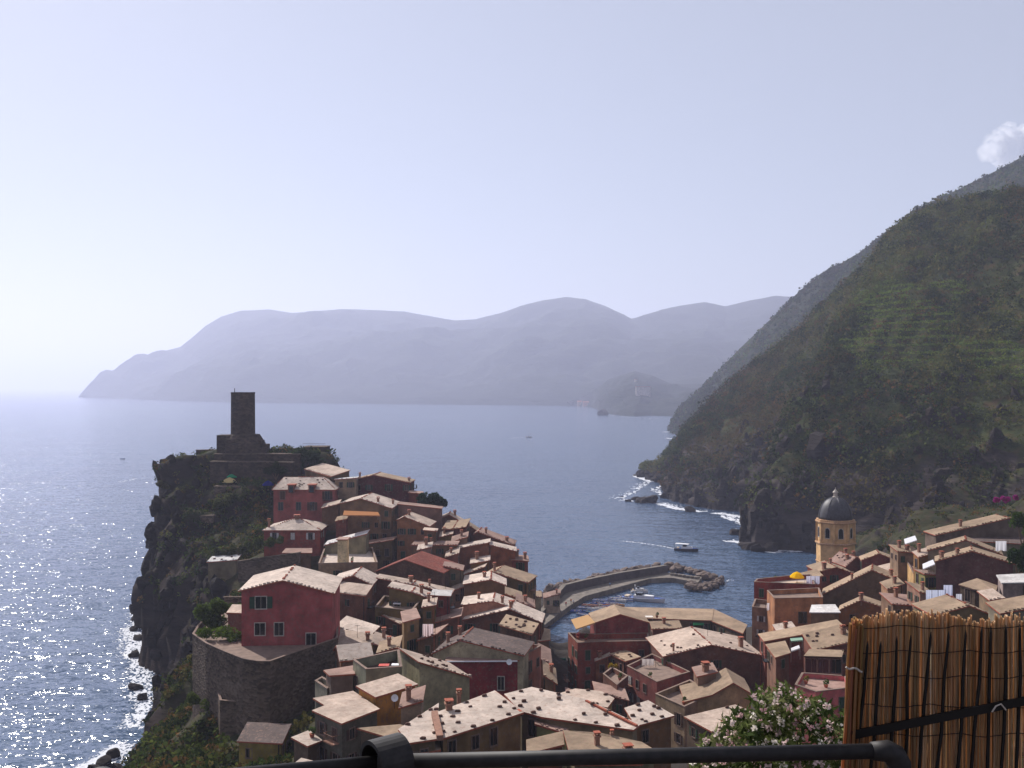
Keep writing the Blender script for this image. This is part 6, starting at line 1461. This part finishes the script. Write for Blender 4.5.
# ------------------------------------------------------------------ cloud, haze, sky, sun, camera
p = P(1003, 148, 14000); bm = bmesh.new()
for dx, dz_, r in ((-200, -60, 150), (-90, 40, 170), (30, 150, 170), (90, 260, 120), (130, 20, 240), (300, 60, 260), (480, 20, 260), (0, -90, 190), (220, -120, 230), (420, -140, 220), (-60, 170, 90)):
    m = bmesh.ops.create_icosphere(bm, subdivisions=4, radius=r)
    for v in m['verts']:
        d = v.co.normalized(); v.co *= 1+.3*noise.fractal(d*1.7+Vector((dx*.01, dz_*.01, 0)), .8, 2.1, 5); v.co += Vector((dx, dz_*.2, dz_))
me = bpy.data.meshes.new('cloud'); bm.to_mesh(me); bm.free()
cl = bpy.data.objects.new('cloud', me); cl.location = p; link(cl); tag(cl, 'small white cumulus cloud rising behind the hill at the top right', 'cloud')
m, nt, out = nodes('cloud_vapour'); vol = N(nt, 'ShaderNodeVolumePrincipled'); vol.inputs['Density'].default_value = .0036; vol.inputs['Color'].default_value = (1, 1, 1, 1); vol.inputs['Anisotropy'].default_value = .5
nt.links.new(vol.outputs[0], out.inputs['Volume']); me.materials.append(m)

b = MB(); b.prism([Vector(q) for q in ((-56000, -3000, 820), (56000, -3000, 820), (56000, 56000, 820), (-56000, 56000, 820))], -6); hz = b.build('haze', []); tag(hz, kind='stuff')
m, nt, out = nodes('haze_air'); vol = N(nt, 'ShaderNodeVolumePrincipled'); vol.inputs['Density'].default_value = HAZE_D; vol.inputs['Color'].default_value = HAZE_C; vol.inputs['Anisotropy'].default_value = HAZE_G
nt.links.new(vol.outputs[0], out.inputs['Volume']); hz.data.materials.clear(); hz.data.materials.append(m)

w = bpy.data.worlds.new('World'); scene.world = w; w.use_nodes = True; nt = w.node_tree; nt.nodes.clear()
out = nt.nodes.new('ShaderNodeOutputWorld'); bg = nt.nodes.new('ShaderNodeBackground'); sk = nt.nodes.new('ShaderNodeTexSky')
sk.sky_type = 'NISHITA'; sk.sun_disc = False; sk.sun_elevation = math.radians(SUN_EL); sk.sun_rotation = math.radians(SUN_AZ % 360); sk.altitude = 0; sk.air_density = 1.0; sk.dust_density = DUST; sk.ozone_density = 2.0
tint = nt.nodes.new('ShaderNodeMix'); tint.data_type = 'RGBA'; tint.blend_type = 'MULTIPLY'; tint.inputs[0].default_value = 1; tint.inputs[7].default_value = SKY_TINT
pale = nt.nodes.new('ShaderNodeMix'); pale.data_type = 'RGBA'; pale.inputs[0].default_value = SKY_PALE; pale.inputs[7].default_value = SKY_C
nt.links.new(sk.outputs[0], tint.inputs[6]); nt.links.new(tint.outputs[2], pale.inputs[6]); nt.links.new(pale.outputs[2], bg.inputs[0]); bg.inputs[1].default_value = SKY_S; nt.links.new(bg.outputs[0], out.inputs[0])
sun = bpy.data.lights.new('sun', 'SUN'); sun.energy = SUN_E; sun.angle = math.radians(.53); sun.color = (1, .96, .91)
so = bpy.data.objects.new('sun', sun); link(so)
az, el_ = math.radians(SUN_AZ), math.radians(SUN_EL); sd = Vector((math.sin(az)*math.cos(el_), math.cos(az)*math.cos(el_), math.sin(el_)))
so.rotation_euler = sd.to_track_quat('Z', 'Y').to_euler(); so.location = (0, 0, 200)
cam = bpy.data.cameras.new('camera'); cam.sensor_width = 36; cam.lens = 36*F/1024; cam.shift_y = (EYE-384)/1024; cam.clip_start = .1; cam.clip_end = 200000
co = bpy.data.objects.new('camera', cam); co.location = (0, 0, H); co.rotation_euler = (math.pi/2, 0, 0); link(co); scene.camera = co
# drop windows that nothing in the photograph shows
bpy.context.view_layer.update(); dg = bpy.context.evaluated_depsgraph_get(); hz.hide_viewport = True; rl_hidden = []
bpy.context.view_layer.update(); dg = bpy.context.evaluated_depsgraph_get()
cp = Vector((0, 0, H)); gone = 0
for o, kids, c in WINDOWS:
    d = c-cp; L = d.length; px = 512+c.x/c.y*F; py = EYE+(H-c.z)/c.y*F
    hit, loc, *_ = scene.ray_cast(dg, cp+d.normalized()*3.0, d.normalized(), distance=L-3.6)
    if hit or px < -60 or px > 1084 or py > 800:
        for k in kids: bpy.data.objects.remove(k)
        bpy.data.objects.remove(o); gone += 1
hz.hide_viewport = False
print('windows dropped', gone, 'kept', len(WINDOWS)-gone)
scene.render.engine = 'CYCLES'; cy = scene.cycles
cy.use_denoising = DENOISE; cy.max_bounces = 6; cy.diffuse_bounces = 3; cy.glossy_bounces = 2; cy.transmission_bounces = 2; cy.volume_bounces = 3; cy.transparent_max_bounces = 4
cy.sample_clamp_indirect = 6; cy.use_adaptive_sampling = False; cy.adaptive_threshold = .02
vs = scene.view_settings; vs.view_transform = 'Standard'; vs.look = 'None'; vs.gamma = 1; vs.use_curve_mapping = False; vs.exposure = EXPO
